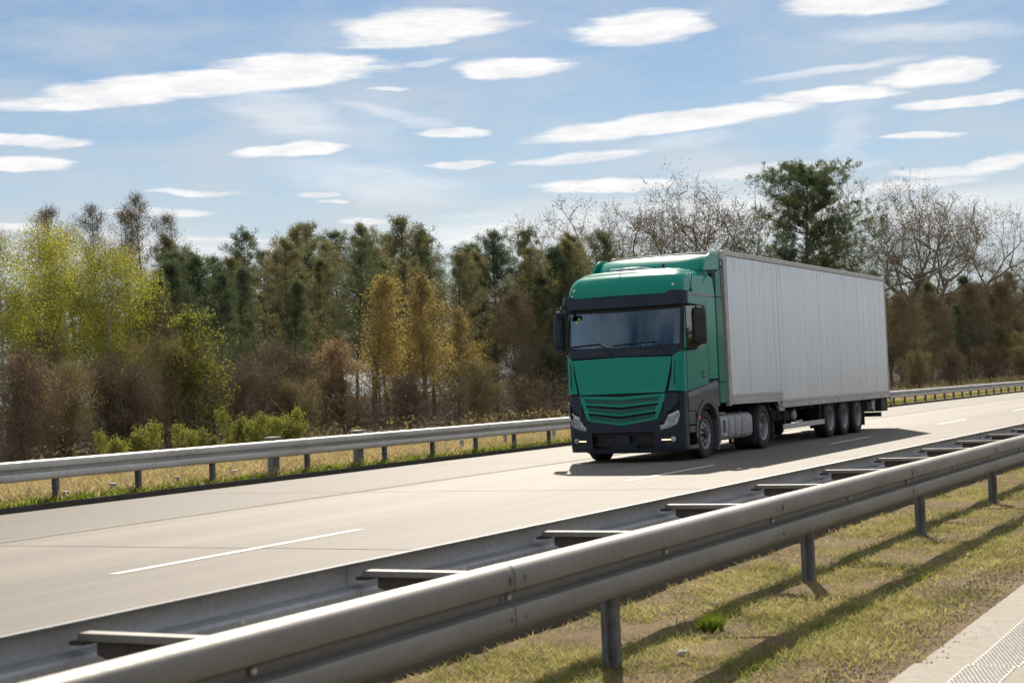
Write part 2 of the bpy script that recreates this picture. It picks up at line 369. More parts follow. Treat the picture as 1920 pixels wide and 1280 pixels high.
# ------------------------------------------------------------------ mesh helpers
class MB:
    def __init__(s): s.v = []; s.f = []; s.m = []
    def add(s, vs, fs, mi=0):
        o = len(s.v); s.v.extend([tuple(map(float, q)) for q in vs]); s.f.extend([tuple(i+o for i in f) for f in fs]); s.m.extend([mi]*len(fs)); return s
    def box(s, x0, x1, y0, y1, z0, z1, mi=0):
        vs = [(x, y, z) for z in (z0, z1) for y in (y0, y1) for x in (x0, x1)]
        return s.add(vs, [(0, 2, 3, 1), (4, 5, 7, 6), (0, 1, 5, 4), (2, 6, 7, 3), (0, 4, 6, 2), (1, 3, 7, 5)], mi)
    def hexa(s, p, mi=0):
        """8 points: bottom ring of 4, top ring of 4"""
        return s.add(p, [(3, 2, 1, 0), (4, 5, 6, 7), (0, 1, 5, 4), (1, 2, 6, 5), (2, 3, 7, 6), (3, 0, 4, 7)], mi)
    def prism(s, poly, axis, a, b, mi=0):
        """poly in the two other axes (cyclic order), extruded along axis from a to b"""
        def pt(u, w, h): return {'x': (h, u, w), 'y': (u, h, w), 'z': (u, w, h)}[axis]
        n = len(poly)
        vs = [pt(u, w, a) for u, w in poly] + [pt(u, w, b) for u, w in poly]
        return s.add(vs, [tuple(range(n)), tuple(range(2*n-1, n-1, -1))] + [(i, (i+1) % n, (i+1) % n+n, i+n) for i in range(n)], mi)
    def tube(s, pts, r, n=8, mi=0, caps=True):
        pts = [Vector(q) for q in pts]; rs = r if hasattr(r, '__len__') else [r]*len(pts)
        vs = []; up = None
        for i, q in enumerate(pts):
            d = (pts[min(i+1, len(pts)-1)] - pts[max(i-1, 0)]).normalized()
            if up is None or abs(up.dot(d)) > .98: up = Vector((0, 0, 1)) if abs(d.z) < .9 else Vector((1, 0, 0))
            a = d.cross(up).normalized(); b = a.cross(d); up = b
            for k in range(n):
                t_ = 2*PI*k/n; vs.append(q + (a*math.cos(t_) + b*math.sin(t_))*rs[i])
        fs = [(i*n+k, i*n+(k+1) % n, (i+1)*n+(k+1) % n, (i+1)*n+k) for i in range(len(pts)-1) for k in range(n)]
        if caps: fs += [tuple(range(n-1, -1, -1)), tuple(range((len(pts)-1)*n, len(pts)*n))]
        return s.add(vs, fs, mi)
    def lathe(s, prof, c, n=32, mi=0, skip=None):
        """profile (y, r) turned about the Y axis through c"""
        vs = []
        for (y, r) in prof:
            for k in range(n):
                a = 2*PI*k/n; vs.append((c[0]+r*math.cos(a), c[1]+y, c[2]+r*math.sin(a)))
        fs = [(i*n+k, i*n+(k+1) % n, (i+1)*n+(k+1) % n, (i+1)*n+k) for i in range(len(prof)-1) for k in range(n) if not (skip and skip(i, k))]
        return s.add(vs, fs, mi)
    def grid(s, P, mi=0, thick=None):
        """P[i][j] points; thick = vector function or vector, gives a slab with rims"""
        ni, nj = len(P), len(P[0])
        vs = [q for row in P for q in row]
        fs = [(i*nj+j, i*nj+j+1, (i+1)*nj+j+1, (i+1)*nj+j) for i in range(ni-1) for j in range(nj-1)]
        if thick is not None:
            o = ni*nj
            vs = vs + [thick(i, j, P[i][j]) for i in range(ni) for j in range(nj)]
            fs += [(o+i*nj+j, o+(i+1)*nj+j, o+(i+1)*nj+j+1, o+i*nj+j+1) for i in range(ni-1) for j in range(nj-1)]
            ring = [(0, j) for j in range(nj)] + [(i, nj-1) for i in range(1, ni)] + [(ni-1, j) for j in range(nj-2, -1, -1)] + [(i, 0) for i in range(ni-2, 0, -1)]
            idx = [i*nj+j for i, j in ring]
            fs += [(idx[k], idx[(k+1) % len(idx)], o+idx[(k+1) % len(idx)], o+idx[k]) for k in range(len(idx))]
        return s.add(vs, fs, mi)
    def mesh(s, name, mats, angle=35, smooth=True):
        import bmesh
        me = bpy.data.meshes.new(name); me.from_pydata(s.v, [], s.f)
        for m in (mats if isinstance(mats, (list, tuple)) else [mats]): me.materials.append(m)
        me.polygons.foreach_set('material_index', s.m)
        bm = bmesh.new(); bm.from_mesh(me); bmesh.ops.recalc_face_normals(bm, faces=bm.faces); bm.to_mesh(me); bm.free()
        if smooth:
            me.polygons.foreach_set('use_smooth', [True]*len(me.polygons)); me.set_sharp_from_angle(angle=rad(angle))
        me.update(); return me
    def build(s, name, mats, parent=None, bevel=0, angle=35, loc=None, seg=2):
        o = bpy.data.objects.new(name, s.mesh(name, mats, angle)); COL.objects.link(o)
        if parent is not None: o.parent = parent
        if loc: o.location = loc
        if bevel:
            b = o.modifiers.new('bevel', 'BEVEL'); b.width = bevel; b.segments = seg; b.limit_method = 'ANGLE'; b.angle_limit = rad(40); b.harden_normals = False
        return o

def tag(o, label=None, cat=None, group=None, kind=None):
    if label: o['label'] = label
    if cat: o['category'] = cat
    if group: o['group'] = group
    if kind: o['kind'] = kind
    return o
def empty(name, loc=(0, 0, 0), rz=0, label=None, cat=None, group=None):
    o = bpy.data.objects.new(name, None); COL.objects.link(o); o.location = loc; o.rotation_euler = (0, 0, rz); o.empty_display_size = .2
    return tag(o, label, cat, group)
def link(name, me, parent=None, loc=(0, 0, 0), rot=None, scale=None):
    o = bpy.data.objects.new(name, me); COL.objects.link(o); o.location = loc
    if parent is not None: o.parent = parent
    if rot: o.rotation_euler = rot
    if scale: o.scale = scale
    return o
def npmesh(name, V, nper, mats, smooth=False):
    """V: (faces*nper, 3) array of loose faces with nper corners each"""
    n = len(V)//nper
    me = bpy.data.meshes.new(name)
    me.vertices.add(len(V)); me.vertices.foreach_set('co', np.ascontiguousarray(V, dtype=np.float32).ravel())
    me.loops.add(len(V)); me.loops.foreach_set('vertex_index', np.arange(len(V), dtype=np.int32))
    me.polygons.add(n); me.polygons.foreach_set('loop_start', np.arange(0, len(V), nper, dtype=np.int32))
    for m in mats: me.materials.append(m)
    me.update(calc_edges=True); me.validate()
    return me

#@@GROUND
# ------------------------------------------------------------------ ground and road
def zmed(u): return -.05 - .004*min(max(u, 0), 30)
rg = random.Random(3)
def bumpy(u, v):
    return .02*math.sin(u*1.7+v*2.3)*math.sin(v*3.1-u*.6) + .012*math.sin(u*4.1+v*5.7)
m = MB()
m.grid([[(u, v, -.32) for v in (-2500, 2.0, 2500)] for u in (-2500, 0, 2500)])
tag(m.build('ground', M['verge']), kind='structure')
us = list(np.arange(-8, 45, .3)) + list(np.arange(45, 300, 8))
m = MB(); m.grid([[(u, v, zmed(u) - .01 + (bumpy(u, v) if .3 < (v-2.05)/2.9 < .93 else 0)) for v in (2.05, 2.3, 2.6, 2.9, 3.2, 3.5, 3.8, 4.1, 4.4, 4.7, 4.95)] for u in us])
tag(m.build('median_soil', M['soil']), kind='structure')
def curve_v(u):
    if u < 40: return 0
    if u < 110: return -.00026*(u-40)**2
    return -.00026*70*70 - .0364*(u-110)
ur = list(np.arange(-60, 130, 5)) + list(np.arange(130, 700, 15))
m = MB(); m.grid([[(u, v + curve_v(u)*(v-4.9)/13, 0) for v in (4.9, 8, 12, 17.78)] for u in ur])
tag(m.build('road', M['asphalt']), kind='structure')
# road edge towards the median
m = MB(); m.grid([[(u, 4.9, 0), (u, 4.88, -.3)] for u in ur]); tag(m.build('road_edge', M['asphalt']), kind='structure')
# far kerb: separate stones about a metre long where they can be told apart
kerb = empty('kerb', (0, 0, 0)); tag(kerb, kind='structure')
km = MB(); km.box(-.495, .495, 0, .13, -.1, .082); kme = km.mesh('kerb_stone', M['kerb_shade'])
for i in range(150):
    u = 12 + i
    link('kerb_stone', kme, kerb, (u, 17.79 + curve_v(u), rg.uniform(-.004, .004)), (0, 0, math.atan((curve_v(u+.5)-curve_v(u-.5)))))
m = MB(); m.grid([[(u, 17.95 + curve_v(u) + dv, z) for dv, z in ((0, .07), (.6, .08), (2.5, .06), (5, -.05), (9, -.2), (14, -.25))] for u in ur])
tag(m.build('far_verge', M['verge']), kind='structure')
m = MB(); m.grid([[(u, 31.9 + curve_v(u) + dv, z) for dv, z in ((0, -.252), (20, -.28), (500, -.3))] for u in ur])
t = NT('forest_floor_litter'); p = t.pos()
t.set(col=t.ramp(t.noise(.8, 6, .7, p), [(.3, (.035, .030, .015)), (.55, (.085, .062, .038)), (.7, (.07, .08, .03))]), rough=.95, spec=.1); t.bump(t.noise(5, 5, .7, p), 1, .08)
tag(m.build('forest_floor', t.m), kind='structure')
# lane dashes
for i, (a, b) in enumerate([(11.55-18, 15.8-18), (11.5, 15.75), (23.7, 27.75), (35.5, 39.0), (46.7, 50.6), (58.6, 62.6), (70.6, 74.6), (82.6, 86.6), (94.6, 98.6), (106.6, 110.6)]):
    m = MB(); m.grid([[(u, 10.12 + curve_v(u)*.4 + dv, .004) for dv in (-.06, .06)] for u in (a, (a+b)/2, b)])
    tag(m.build('lane_marking', M['mark']), kind='structure')
m = MB(); m.grid([[(u, 14.05 + curve_v(u)*.75 + dv, .004) for dv in (-.07, .07)] for u in ur]); tag(m.build('edge_line', M['faded']), kind='structure')
# transverse joints sealed with tar
M['seal'] = simple('faded_joint_seal', (.11, .10, .088), .9, var=.3, scale=3)
for k in range(-3, 14):
    u = 13.73 + 8.0*k
    m = MB(); m.grid([[(u+du+.015*math.sin(v*2.1+k), v, .003) for v in np.arange(5, 17.7, .5)] for du in (-.012, .012)]); tag(m.build('road_joint', M['seal']), kind='structure')
# camera side carriageway
def slab(name, v0, v1, u0, u1, mat, z=0, th=.1, parent=None):
    m = MB(); m.box(u0, u1, v0, v1, z-th, z); return m.build(name, mat, parent, bevel=.004)
strip = empty('hard_strip'); tag(strip, kind='structure')
ln = 4.9
for k in range(-4, 10):
    u0 = 9.09 + k*ln
    slab('slab', 1.30, 2.17, u0+.006, u0+ln-.006, M['strip'], -.06-.004*min(max(u0, 0), 25), .2, strip)
m = MB(); m.grid([[(u, v, -.062-.004*min(max(u, 0), 30)) for v in (-9, -3, 1.28)] for u in ur]); tag(m.build('near_road', M['asphalt']), kind='structure')
# profiled edge marking: a plain base with rows of raised studs
m = MB()
m.box(4.0, 26.0, 1.61, 1.875, 0, .003)
def zs(u): return -.06-.004*min(max(9.09+math.floor((u-9.09)/ln)*ln, 0), 25)
m = MB(); sv_ = []
for k in range(-1, 4):
    u0 = 9.09+k*ln+.01; u1 = u0+ln-.02; z0 = zs(u0+.1)
    m.box(u0, u1, 1.61, 1.875, z0-.002, z0+.004)
    for a in np.arange(u0+.02, u1-.03, .036):
        if a > 16: break
        for b in np.arange(1.618, 1.862, .0235):
            q = b + (.0117 if int(round((a-u0)/.036)) % 2 else 0)
            if q > 1.855: continue
            o = z0+.0045
            m.add([(a, q, o), (a+.023, q, o), (a+.023, q+.015, o), (a, q+.015, o), (a+.005, q+.003, o+.005), (a+.018, q+.003, o+.005), (a+.018, q+.012, o+.005), (a+.005, q+.012, o+.005)],
                  [(4, 5, 6, 7), (0, 1, 5, 4), (1, 2, 6, 5), (2, 3, 7, 6), (3, 0, 4, 7)])
tag(m.build('edge_marking', M['rumble']), kind='structure')

# grass blades: triangles, leaning every way
def blades(name, n, area, h, wdt, mat, seed, dens=None, zf=lambda u, v: 0*u, label=None, lean=.6):
    r = np.random.default_rng(seed)
    U = r.uniform(area[0], area[1], n*3); V = r.uniform(area[2], area[3], n*3)
    if dens is not None:
        k = r.random(n*3) < dens(U, V); U, V = U[k], V[k]
    U, V = U[:n], V[:n]; n = len(U)
    H = h*r.uniform(.4, 1.3, n); a = r.uniform(0, 2*PI, n); b = r.uniform(0, 2*PI, n); W = wdt*r.uniform(.6, 1.4, n)
    L = H*lean*r.uniform(.2, 1.6, n); Z = zf(U, V)
    P = np.zeros((n, 3, 3))
    P[:, 0] = np.stack([U-np.cos(a)*W, V-np.sin(a)*W, Z], 1)
    P[:, 1] = np.stack([U+np.cos(a)*W, V+np.sin(a)*W, Z], 1)
    P[:, 2] = np.stack([U+np.cos(b)*L, V+np.sin(b)*L, Z+H], 1)
    o = link(name, npmesh(name, P.reshape(-1, 3), 3, [mat])); return tag(o, kind='stuff')
def fld(U, V, s, ph):
    return (np.sin(U*s+ph)*np.sin(V*s*1.7+ph*2) + np.sin(U*s*2.3+V*s*1.1+ph)*.6 + np.sin(V*s*3.9-U*s*3.1+ph*3)*.5)/2.1
def zmedn(U, V): return -.06 - .004*np.clip(U, 0, 30) + .0
def dn(U, V):
    base = 1 - np.clip((2.62-V)/.4, 0, 1)*.9
    bare = np.clip(fld(U, V, 1.3, .7)*1.2+.62, 0.16, 1)
    cl = np.clip(.55+1.1*fld(U, V, 17, 1.3)+.6*fld(U, V, 39, .3), .06, 1)
    return cl*base*bare*(1 - np.clip((V-4.6)/.3, 0, .7))*np.clip(9/np.maximum(U, 5), .25, 1)
blades('dry_grass', 260000, (3, 45, 2.15, 4.85), .045, .0042, M['grass_dry'], 1, dn, zmedn, lean=1.4)
def dgr(U, V):
    s = np.exp(-((V-3.02)/.10)**2) + .8*np.exp(-((V-3.95)/.12)**2)
    return np.clip(s*(.5+.5*fld(U, V, 1.9, 2)) + .12*np.clip(fld(U, V, 2.2, 4)-.2, 0, 1), 0, 1)*np.clip(9/np.maximum(U, 5), .25, 1)
blades('green_grass', 42000, (3, 40, 2.3, 4.8), .055, .0045, M['grass_green'], 2, dgr, zmedn, lean=.8)
def dv_(U, V): return np.clip(1.1 - .0*V + .5*fld(U, V, .8, 1), .1, 1)*np.clip(28/np.maximum(U, 20), .2, 1)
def zv(U, V): return np.interp(V-17.95, [0, .6, 2.5, 5, 9, 14], [.07, .08, .06, -.05, -.2, -.25])
blades('straw_grass', 120000, (12, 120, 18.1, 31.5), .16, .022, M['grass_verge'], 3, dv_, zv, lean=1.5)
def dv2(U, V): return np.exp(-((V-18.15)/.35)**2)*np.clip(.6+.6*fld(U, V, .9, 2), 0, 1)
blades('green_verge_grass', 26000, (15, 110, 17.95, 19.4), .10, .016, M['grass_green'], 4, dv2, zv, lean=.9)
gg = np.random.default_rng(8); N = 16000
U = gg.uniform(5, 26, N); V = np.where(gg.random(N) < .6, 2.62-np.abs(gg.normal(size=N))*.22, gg.uniform(2.2, 4.8, N)); V = np.maximum(V, 2.02); s_ = gg.uniform(.003, .011, N)
Zg = np.where(V < 2.17, -.06-.004*U, zmedn(U, V))+.002; A = gg.uniform(0, 6.28, N)
T3 = np.zeros((N, 4, 3)); 
for q_ in range(3): T3[:, q_] = np.stack([U+s_*np.cos(A+q_*2.09), V+s_*np.sin(A+q_*2.09), Zg], 1)
T3[:, 3] = np.stack([U, V, Zg+s_*.9], 1)
tag(link('gravel', npmesh('gravel', T3[:, [0, 1, 3, 1, 2, 3, 2, 0, 3]].reshape(-1, 3), 3, [M['soilbit']])), kind='stuff')
# one bright tuft in the median, with a few pale stones
tf = blades('grass_tuft', 520, (10.06, 10.20, 3.70, 3.82), .10, .004, M['grass_green'], 5, None, zmedn, lean=.7)
del tf['kind']; tag(tf, 'single bright green tuft of grass beside the dark shadow stripe in the median', 'grass tuft')
def stone(u, v, s, seed, label):
    r = random.Random(seed); m = MB(); vs = []
    for i in range(5):
        for k in range(8):
            a = 2*PI*k/8; p_ = PI*i/4; q = s*r.uniform(.8, 1.2)
            vs.append((math.sin(p_)*math.cos(a)*q*1.3, math.sin(p_)*math.sin(a)*q, math.cos(p_)*q*.6))
    m.add(vs, [(i*8+k, i*8+(k+1) % 8, (i+1)*8+(k+1) % 8, (i+1)*8+k) for i in range(4) for k in range(8)])
    tag(m.build('stone', M['stone'], None, loc=(u, v, zmed(u)+s*.3)), label, 'stone')
M['stone'] = simple('pale_field_stone', (.26, .235, .205), .9, var=.3, scale=12)
stone(11.17, 4.12, .035, 1, 'small pale stone in the grass under the lower rail, above the green tuft')
stone(9.05, 3.55, .045, 2, 'flat beige stone lying in bare soil just right of the nearest post')
stone(14.6, 2.95, .03, 3, 'pale pebble on bare soil between the two shadow stripes farther along')
stone(7.0, 3.15, .05, 4, 'light stone at the bottom of the picture below the guardrail')

#@@RAILS
# ------------------------------------------------------------------ guardrails
PROF = [(0, .320), (.034, .317), (.060, .309), (.075, .296), (.081, .280), (.081, .212), (.074, .197), (.010, .181), (.001, .171), (.001, .147), (.010, .136), (.074, .121), (.081, .106), (.081, .044), (.074, .024), (.056, .008), (.002, 0)]
def beam_mesh(L, sgn, name, nseg=2, mat='galv'):
    pr = [(d*sgn, z) for d, z in PROF]
    # inner side of the sheet, 4 mm in
    inn = []
    for i, (d, z) in enumerate(pr):
        a = pr[max(i-1, 0)]; b = pr[min(i+1, len(pr)-1)]
        tx, tz = b[0]-a[0], b[1]-a[1]; l = math.hypot(tx, tz); nx, nz = -tz/l, tx/l
        if nx*sgn > 0: nx, nz = -nx, -nz
        inn.append((d+nx*.004, z+nz*.004))
    loop = pr + inn[::-1]
    m = MB(); n = len(loop); vs = []
    for k in range(nseg+1):
        u = L*k/nseg
        vs += [(u, d, z) for d, z in loop]
    fs = [(k*n+i, k*n+(i+1) % n, (k+1)*n+(i+1) % n, (k+1)*n+i) for k in range(nseg) for i in range(n)]
    np_ = len(pr)
    for e in (0, nseg): fs += [(e*n+i, e*n+i+1, e*n+n-2-i, e*n+n-1-i) for i in range(np_-1)]
    m.add(vs, fs)
    return m.mesh(name, M[mat], 30)
def bolt_mesh(sgn):
    m = MB(); m.lathe([(0, .0), (-.002, .017), (.004, .017), (.012, .011), (.014, 0)] if sgn > 0 else [(0, 0), (.002, .017), (-.004, .017), (-.012, .011), (-.014, 0)], (0, 0, 0), 8)
    return m.mesh('bolt', M['bolt'])
bN, bF, bR = beam_mesh(4.06, -1, 'beam_near'), beam_mesh(4.06, 1, 'beam_far', 2, 'galv_skylit'), beam_mesh(4.06, -1, 'beam_road', 2, 'galv_lit')
boltN, boltF = bolt_mesh(-1), bolt_mesh(1)
def sigma_post(name, h, w_=.10, d_=.055, depth=.4):
    m = MB(); t_ = .006
    # C section: web facing along the road, flanges
    m.box(-t_/2, t_/2, -d_, d_, -depth, h)
    m.box(t_/2, w_*.5, -d_, -d_+t_, -depth, h); m.box(t_/2, w_*.5, d_-t_, d_, -depth, h)
    m.box(-w_*.5, -t_/2, -t_/2, t_/2, -depth, h)
    m.box(w_*.5-t_, w_*.5, -d_+t_, -d_+.022, -depth, h); m.box(w_*.5-t_, w_*.5, d_-.022, d_-t_, -depth, h)
    return m.mesh(name, M['post'], 30)
rail = empty('double_guardrail', (0, 0, 0), label='large galvanised double sided steel guardrail with cross brackets in the foreground median', cat='guardrail')
def zt(u): return .762 - .004*max(u-4, 0)*.9      # top of the beam
def put_slope(o, du=4.0, dz=-.0036*4): o.rotation_euler = (0, math.atan2(-dz, du), 0)
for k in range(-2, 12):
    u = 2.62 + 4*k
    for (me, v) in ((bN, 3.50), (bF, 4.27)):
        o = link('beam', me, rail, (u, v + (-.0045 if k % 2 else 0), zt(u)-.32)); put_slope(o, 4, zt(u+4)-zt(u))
        # splice bolts
    for j, (du, zz) in enumerate([(du, zz) for du in (.03, -.0) for zz in (.25, .065)]):
        pass
sm = MB()   # spacer: hat section cross bracket with a web plate below
sm.box(-.030, .030, -.37, .40, -.006, 0); sm.box(-.030, -.026, -.37, .40, -.030, -.006); sm.box(.026, .030, -.37, .40, -.030, -.006)
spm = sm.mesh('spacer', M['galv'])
wm = MB(); wm.prism([(-.33, -.006), (.33, -.006), (.33, -.085), (.27, -.105), (-.25, -.105), (-.33, -.08)], 'x', -.003, .003)
wm.box(.003, .045, -.30, -.294, -.10, -.02)
wm.box(-.045, .045, .36, .43, -.045, -.03)
wpm = wm.mesh('bracket_plate', simple('dull_brown_steel', (.085, .075, .068), .7, .2, .25, 8))
for k in range(-2, 22):
    u = 4.66 + 2*k; z0 = zt(u) - .045
    s_ = link('spacer', spm, rail, (u, 3.86, z0), None, None)
    s_.rotation_euler = (0, 0, 0)
    link('bracket_plate', wpm, s_)
    link('bolt', boltN, rail, (u+.02, 3.50-.012, zt(u)-.32+.156)); link('bolt', boltF, rail, (u+.02, 4.27+.005, zt(u)-.32+.156))
    b_ = link('bolt', boltN, rail, (u+1.0, 4.27-.004, zt(u)-.32+.157))
pmN = sigma_post('post', .72, .11, .05)
for k in range(-1, 11):
    u = 4.62 + 4*k; link('post', pmN, rail, (u, 3.84, zmed(u)-.02), None, (1, 1, 1))
# splice bolts on the near beam faces
sb = MB()
for du in (-.07, .07):
    for zz in (.255, .235, .065):
        sb.lathe([(0, 0), (-.001, .011), (-.008, .010), (-.009, 0)], (du, -.080, zz), 8)
sbm = sb.mesh('splice_bolts', M['post'])
for k in range(-1, 11):
    u = 2.62+4*k; link('splice_bolts', sbm, rail, (u+.03, 3.50-.001, zt(u)-.32))

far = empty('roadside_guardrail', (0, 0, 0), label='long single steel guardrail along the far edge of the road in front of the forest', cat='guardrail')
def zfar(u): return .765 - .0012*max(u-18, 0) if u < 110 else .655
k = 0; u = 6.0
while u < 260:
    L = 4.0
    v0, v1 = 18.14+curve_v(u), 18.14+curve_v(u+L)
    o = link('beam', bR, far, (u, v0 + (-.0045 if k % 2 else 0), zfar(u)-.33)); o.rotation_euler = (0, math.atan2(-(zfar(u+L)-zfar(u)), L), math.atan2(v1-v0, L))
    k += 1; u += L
for kk in range(0, 52):
    u = 18.4+2*kk; v0 = 18.14+curve_v(u)
    link('bolt', boltN, far, (u, v0-.012, zfar(u)-.33+.156))
pmF = sigma_post('post', .60, .12, .05)
pw_ = MB(); pw_.box(-.11, .11, -.06, .06, -.3, .74); pwm = pw_.mesh('wide_post', M['post'])
cp = MB(); cp.box(-.16, .16, -.10, .10, .0, .035); cpm = cp.mesh('cap', M['galv'])
for u in [13.4, 15.4, 17.4, 19.41, 21.4, 23.44, 26.48, 29.41, 31.48, 33.55, 35.57] + [37.57+2*i for i in range(60)]:
    link('post', pmF, far, (u, 18.23+curve_v(u), .04))
for u in (25.44, 28.48):
    o = link('wide_post', pwm, far, (u, 18.28, .04)); link('cap', cpm, o, (0, 0, .74))
# small marker stubs in the verge
def stub(u, v, h, label):
    m = MB(); m.box(-.045, .045, -.045, .045, -.1, h); m.box(-.055, .055, -.055, .055, h, h+.02)
    tag(m.build('marker_stub', M['tank'], None, bevel=.006, loc=(u, v, .07)), label, 'marker post', 'short grey marker stubs in the verge')
stub(19.75, 18.33, .11, 'short grey stub right beside the leftmost guardrail post')
stub(21.2, 18.6, .14, 'short grey stub in dry grass, left of the second guardrail post')
stub(22.9, 18.6, .14, 'short grey stub in dry grass between second and third guardrail posts')
stub(24.6, 18.6, .14, 'short grey stub in dry grass left of the wide capped post')

# thin wire with low stakes behind the rail, left of the truck
wire = empty('low_wire_fence', (0, 0, 0), label='low sagging wire on short stakes in the verge left of the truck', cat='wire fence')
wp = [(31.4, 18.75, .19), (34.1, 18.9, .36), (36.6, 19.0, .42), (39.5, 19.0, .44), (43, 19.0, .45)]
m = MB(); pts = []
for a, b in zip(wp[:-1], wp[1:]):
    for i in range(6):
        t_ = i/6; pts.append((a[0]+(b[0]-a[0])*t_, a[1]+(b[1]-a[1])*t_, a[2]+(b[2]-a[2])*t_-.05*4*t_*(1-t_)))
pts.append(wp[-1]); m.tube(pts, .008, 5); m.build('wire', M['bolt'], wire)
for q in wp:
    m = MB(); m.box(-.05, .05, -.03, .03, -.1, q[2]); m.build('stake', M['tank'], wire, loc=(q[0], q[1], .0), bevel=.005)
#@@TRUCK
# ------------------------------------------------------------------ truck (x runs back from the bumper, y towards its right side, z up)
TX, TY = 28.91, 12.42
truck = empty('semi_truck', (TX, TY, 0), label='green tractor unit with dark bumper and tinted windscreen driving towards the camera', cat='truck')
HW = 1.245
def lerp(tab, z):
    if z <= tab[0][0]: return tab[0][1]
    for (a, p), (b, q) in zip(tab[:-1], tab[1:]):
        if z <= b: return p + (q-p)*(z-a)/(b-a)
    return tab[-1][1]
XF = [(.20, .06), (.30, .02), (.60, .0), (1.0, .0), (1.36, .02), (1.40, .03), (2.06, .06), (2.15, .07), (3.05, .21), (3.25, .24), (3.45, .27), (3.58, .32), (3.68, .42), (3.75, .58)]
WW = [(.20, 1.235), (3.28, 1.245), (3.5, 1.235), (3.65, 1.20), (3.75, 1.13)]
RR = [(.20, .24), (1.36, .22), (1.40, .20), (2.1, .19), (3.2, .15), (3.4, .17), (3.75, .28)]
BOW = .09
XD = .47
def S(s, z, off=0.):
    """cab skin: s 0..1 front, 1..2 corner, 2..3 side back to x = XD; negative s = left side (camera side, -y)"""
    sg = -1 if s < 0 else 1; a = abs(s)
    xf, wd, r = lerp(XF, z), lerp(WW, z), lerp(RR, z)
    wf = wd - r
    if a <= 1:
        x, y = xf + BOW*a*a, wf*a; nx, ny = -1, BOW*2*a/wf
    elif a <= 2:
        th = (a-1)*PI/2; ry = r
        x, y = xf + BOW + r*(1-math.cos(th)), wf + ry*math.sin(th); nx, ny = -math.cos(th), math.sin(th)
        nx -= 0; ny += 0
    else:
        x0 = xf + BOW + r; x, y = x0 + (XD-x0)*(a-2), wd; nx, ny = 0, 1
        if x0 > XD: x = x0 + (XD + .002 - x0)*(a-2)
    l = math.hypot(nx, ny)
    return Vector((x + off*nx/l, sg*(y + off*ny/l), z))
def patch(mb, cols, off=0., th=.02, mi=0, ds=.08, nz=8, mirror=False):
    """cols: (s, zlow, zhigh[, off]); a slab following the cab skin"""
    P, Q = [], []
    for (a, b) in zip(cols[:-1], cols[1:]):
        n = max(1, int(math.ceil(abs(b[0]-a[0])/ds)))
        for i in range(n + (1 if b is cols[-1] else 0)):
            t_ = i/n; s = a[0]+(b[0]-a[0])*t_; lo = a[1]+(b[1]-a[1])*t_; hi = a[2]+(b[2]-a[2])*t_
            o1 = a[3] if len(a) > 3 else off; o2 = b[3] if len(b) > 3 else off; o = o1+(o2-o1)*t_
            if mirror: s = -s
            P.append([S(s, lo+(hi-lo)*j/nz, o) for j in range(nz+1)])
            Q.append([S(s, lo+(hi-lo)*j/nz, o-th) for j in range(nz+1)])
    mb.grid(P, mi, lambda i, j, p_: Q[i][j]); return mb
def skin(name, mat, cols, off=0., th=.02, parent=truck, both=False, label=None, **k):
    m = MB(); patch(m, cols, off, th, **k); o = m.build(name, mat, parent, angle=40, bevel=.004)
    if both:
        m2 = MB(); patch(m2, cols, off, th, mirror=True, **k); o2 = m2.build(name, mat, parent, angle=40, bevel=.004); return o, o2
    return o
# dark inner shell, open at windscreen and side windows
m = MB()
patch(m, [(-3, .55, 2.12), (3, .55, 2.12)], -.035, .01, nz=10)
patch(m, [(-3, 3.10, 3.29), (3, 3.10, 3.29)], -.035, .01, nz=3)
patch(m, [(-2, 3.29, 3.70), (2, 3.29, 3.70)], -.05, .01, nz=8)
for sg in (1, -1): patch(m, [(sg*1.72, 2.1, 3.12), (sg*2.05, 2.1, 3.12)], -.03, .02, nz=6)
m.box(XD, 2.24, -1.21, 1.21, .98, 1.06); m.box(2.2, 2.24, -1.2, 1.2, 1.0, 3.75)
for sg in (1, -1):
    m.box(XD, 2.24, sg*1.20, sg*1.215, 1.1, 2.2); m.box(1.62, 2.24, sg*1.20, sg*1.215, 2.2, 3.2); m.box(XD, 2.24, sg*1.20, sg*1.215, 3.06, 3.3)
m.box(.4, 1.0, -1.0, 1.0, .5, 1.0)
m.build('body_shell', M['gap'], truck)
# front panels
skin('front_panel', M['green'], [(-1.0, 2.0, 2.055), (-.89, 1.365, 2.057), (0, 1.365, 2.075), (.89, 1.365, 2.057), (1.0, 2.0, 2.055)], .012, .03, nz=10)
# corner panels with air slots; door begins at x = XD
for sg in (1, -1):
    m = MB()
    patch(m, [(sg*.94, 1.388, 1.43, .0), (sg*1.06, 1.388, 2.06, .004), (sg*1.25, 1.385, 2.10, .018), (sg*1.42, 1.38, 2.13, .02)], 0, .03, nz=10)
    patch(m, [(sg*1.42, 1.38, 2.13, .02), (sg*1.8, 1.37, 2.17, .004), (sg*2.3, 1.36, 2.22, .0), (sg*3, 1.36, 2.24, .0)], 0, .03, nz=10)
    m.build('corner_panel', M['green'], truck, angle=40, bevel=.004)
    m = MB(); patch(m, [(sg*1.16, 1.52, 1.60), (sg*1.19, 1.48, 1.98), (sg*1.24, 1.50, 2.0)], .024, .02, nz=6); m.build('air_slot', M['black'], truck, angle=40)
    # pillar between windscreen and door
    m = MB(); patch(m, [(sg*1.60, 2.10, 3.12), (sg*2.0, 2.12, 3.12)], .004, .03, nz=8); m.build('windscreen_pillar', M['black'], truck, angle=40)
    m = MB(); patch(m, [(sg*2.02, 2.14, 3.26), (sg*3.0, 2.2, 3.26)], .0, .03, nz=8); m.build('door_pillar', M['green'], truck, angle=40, bevel=.004)
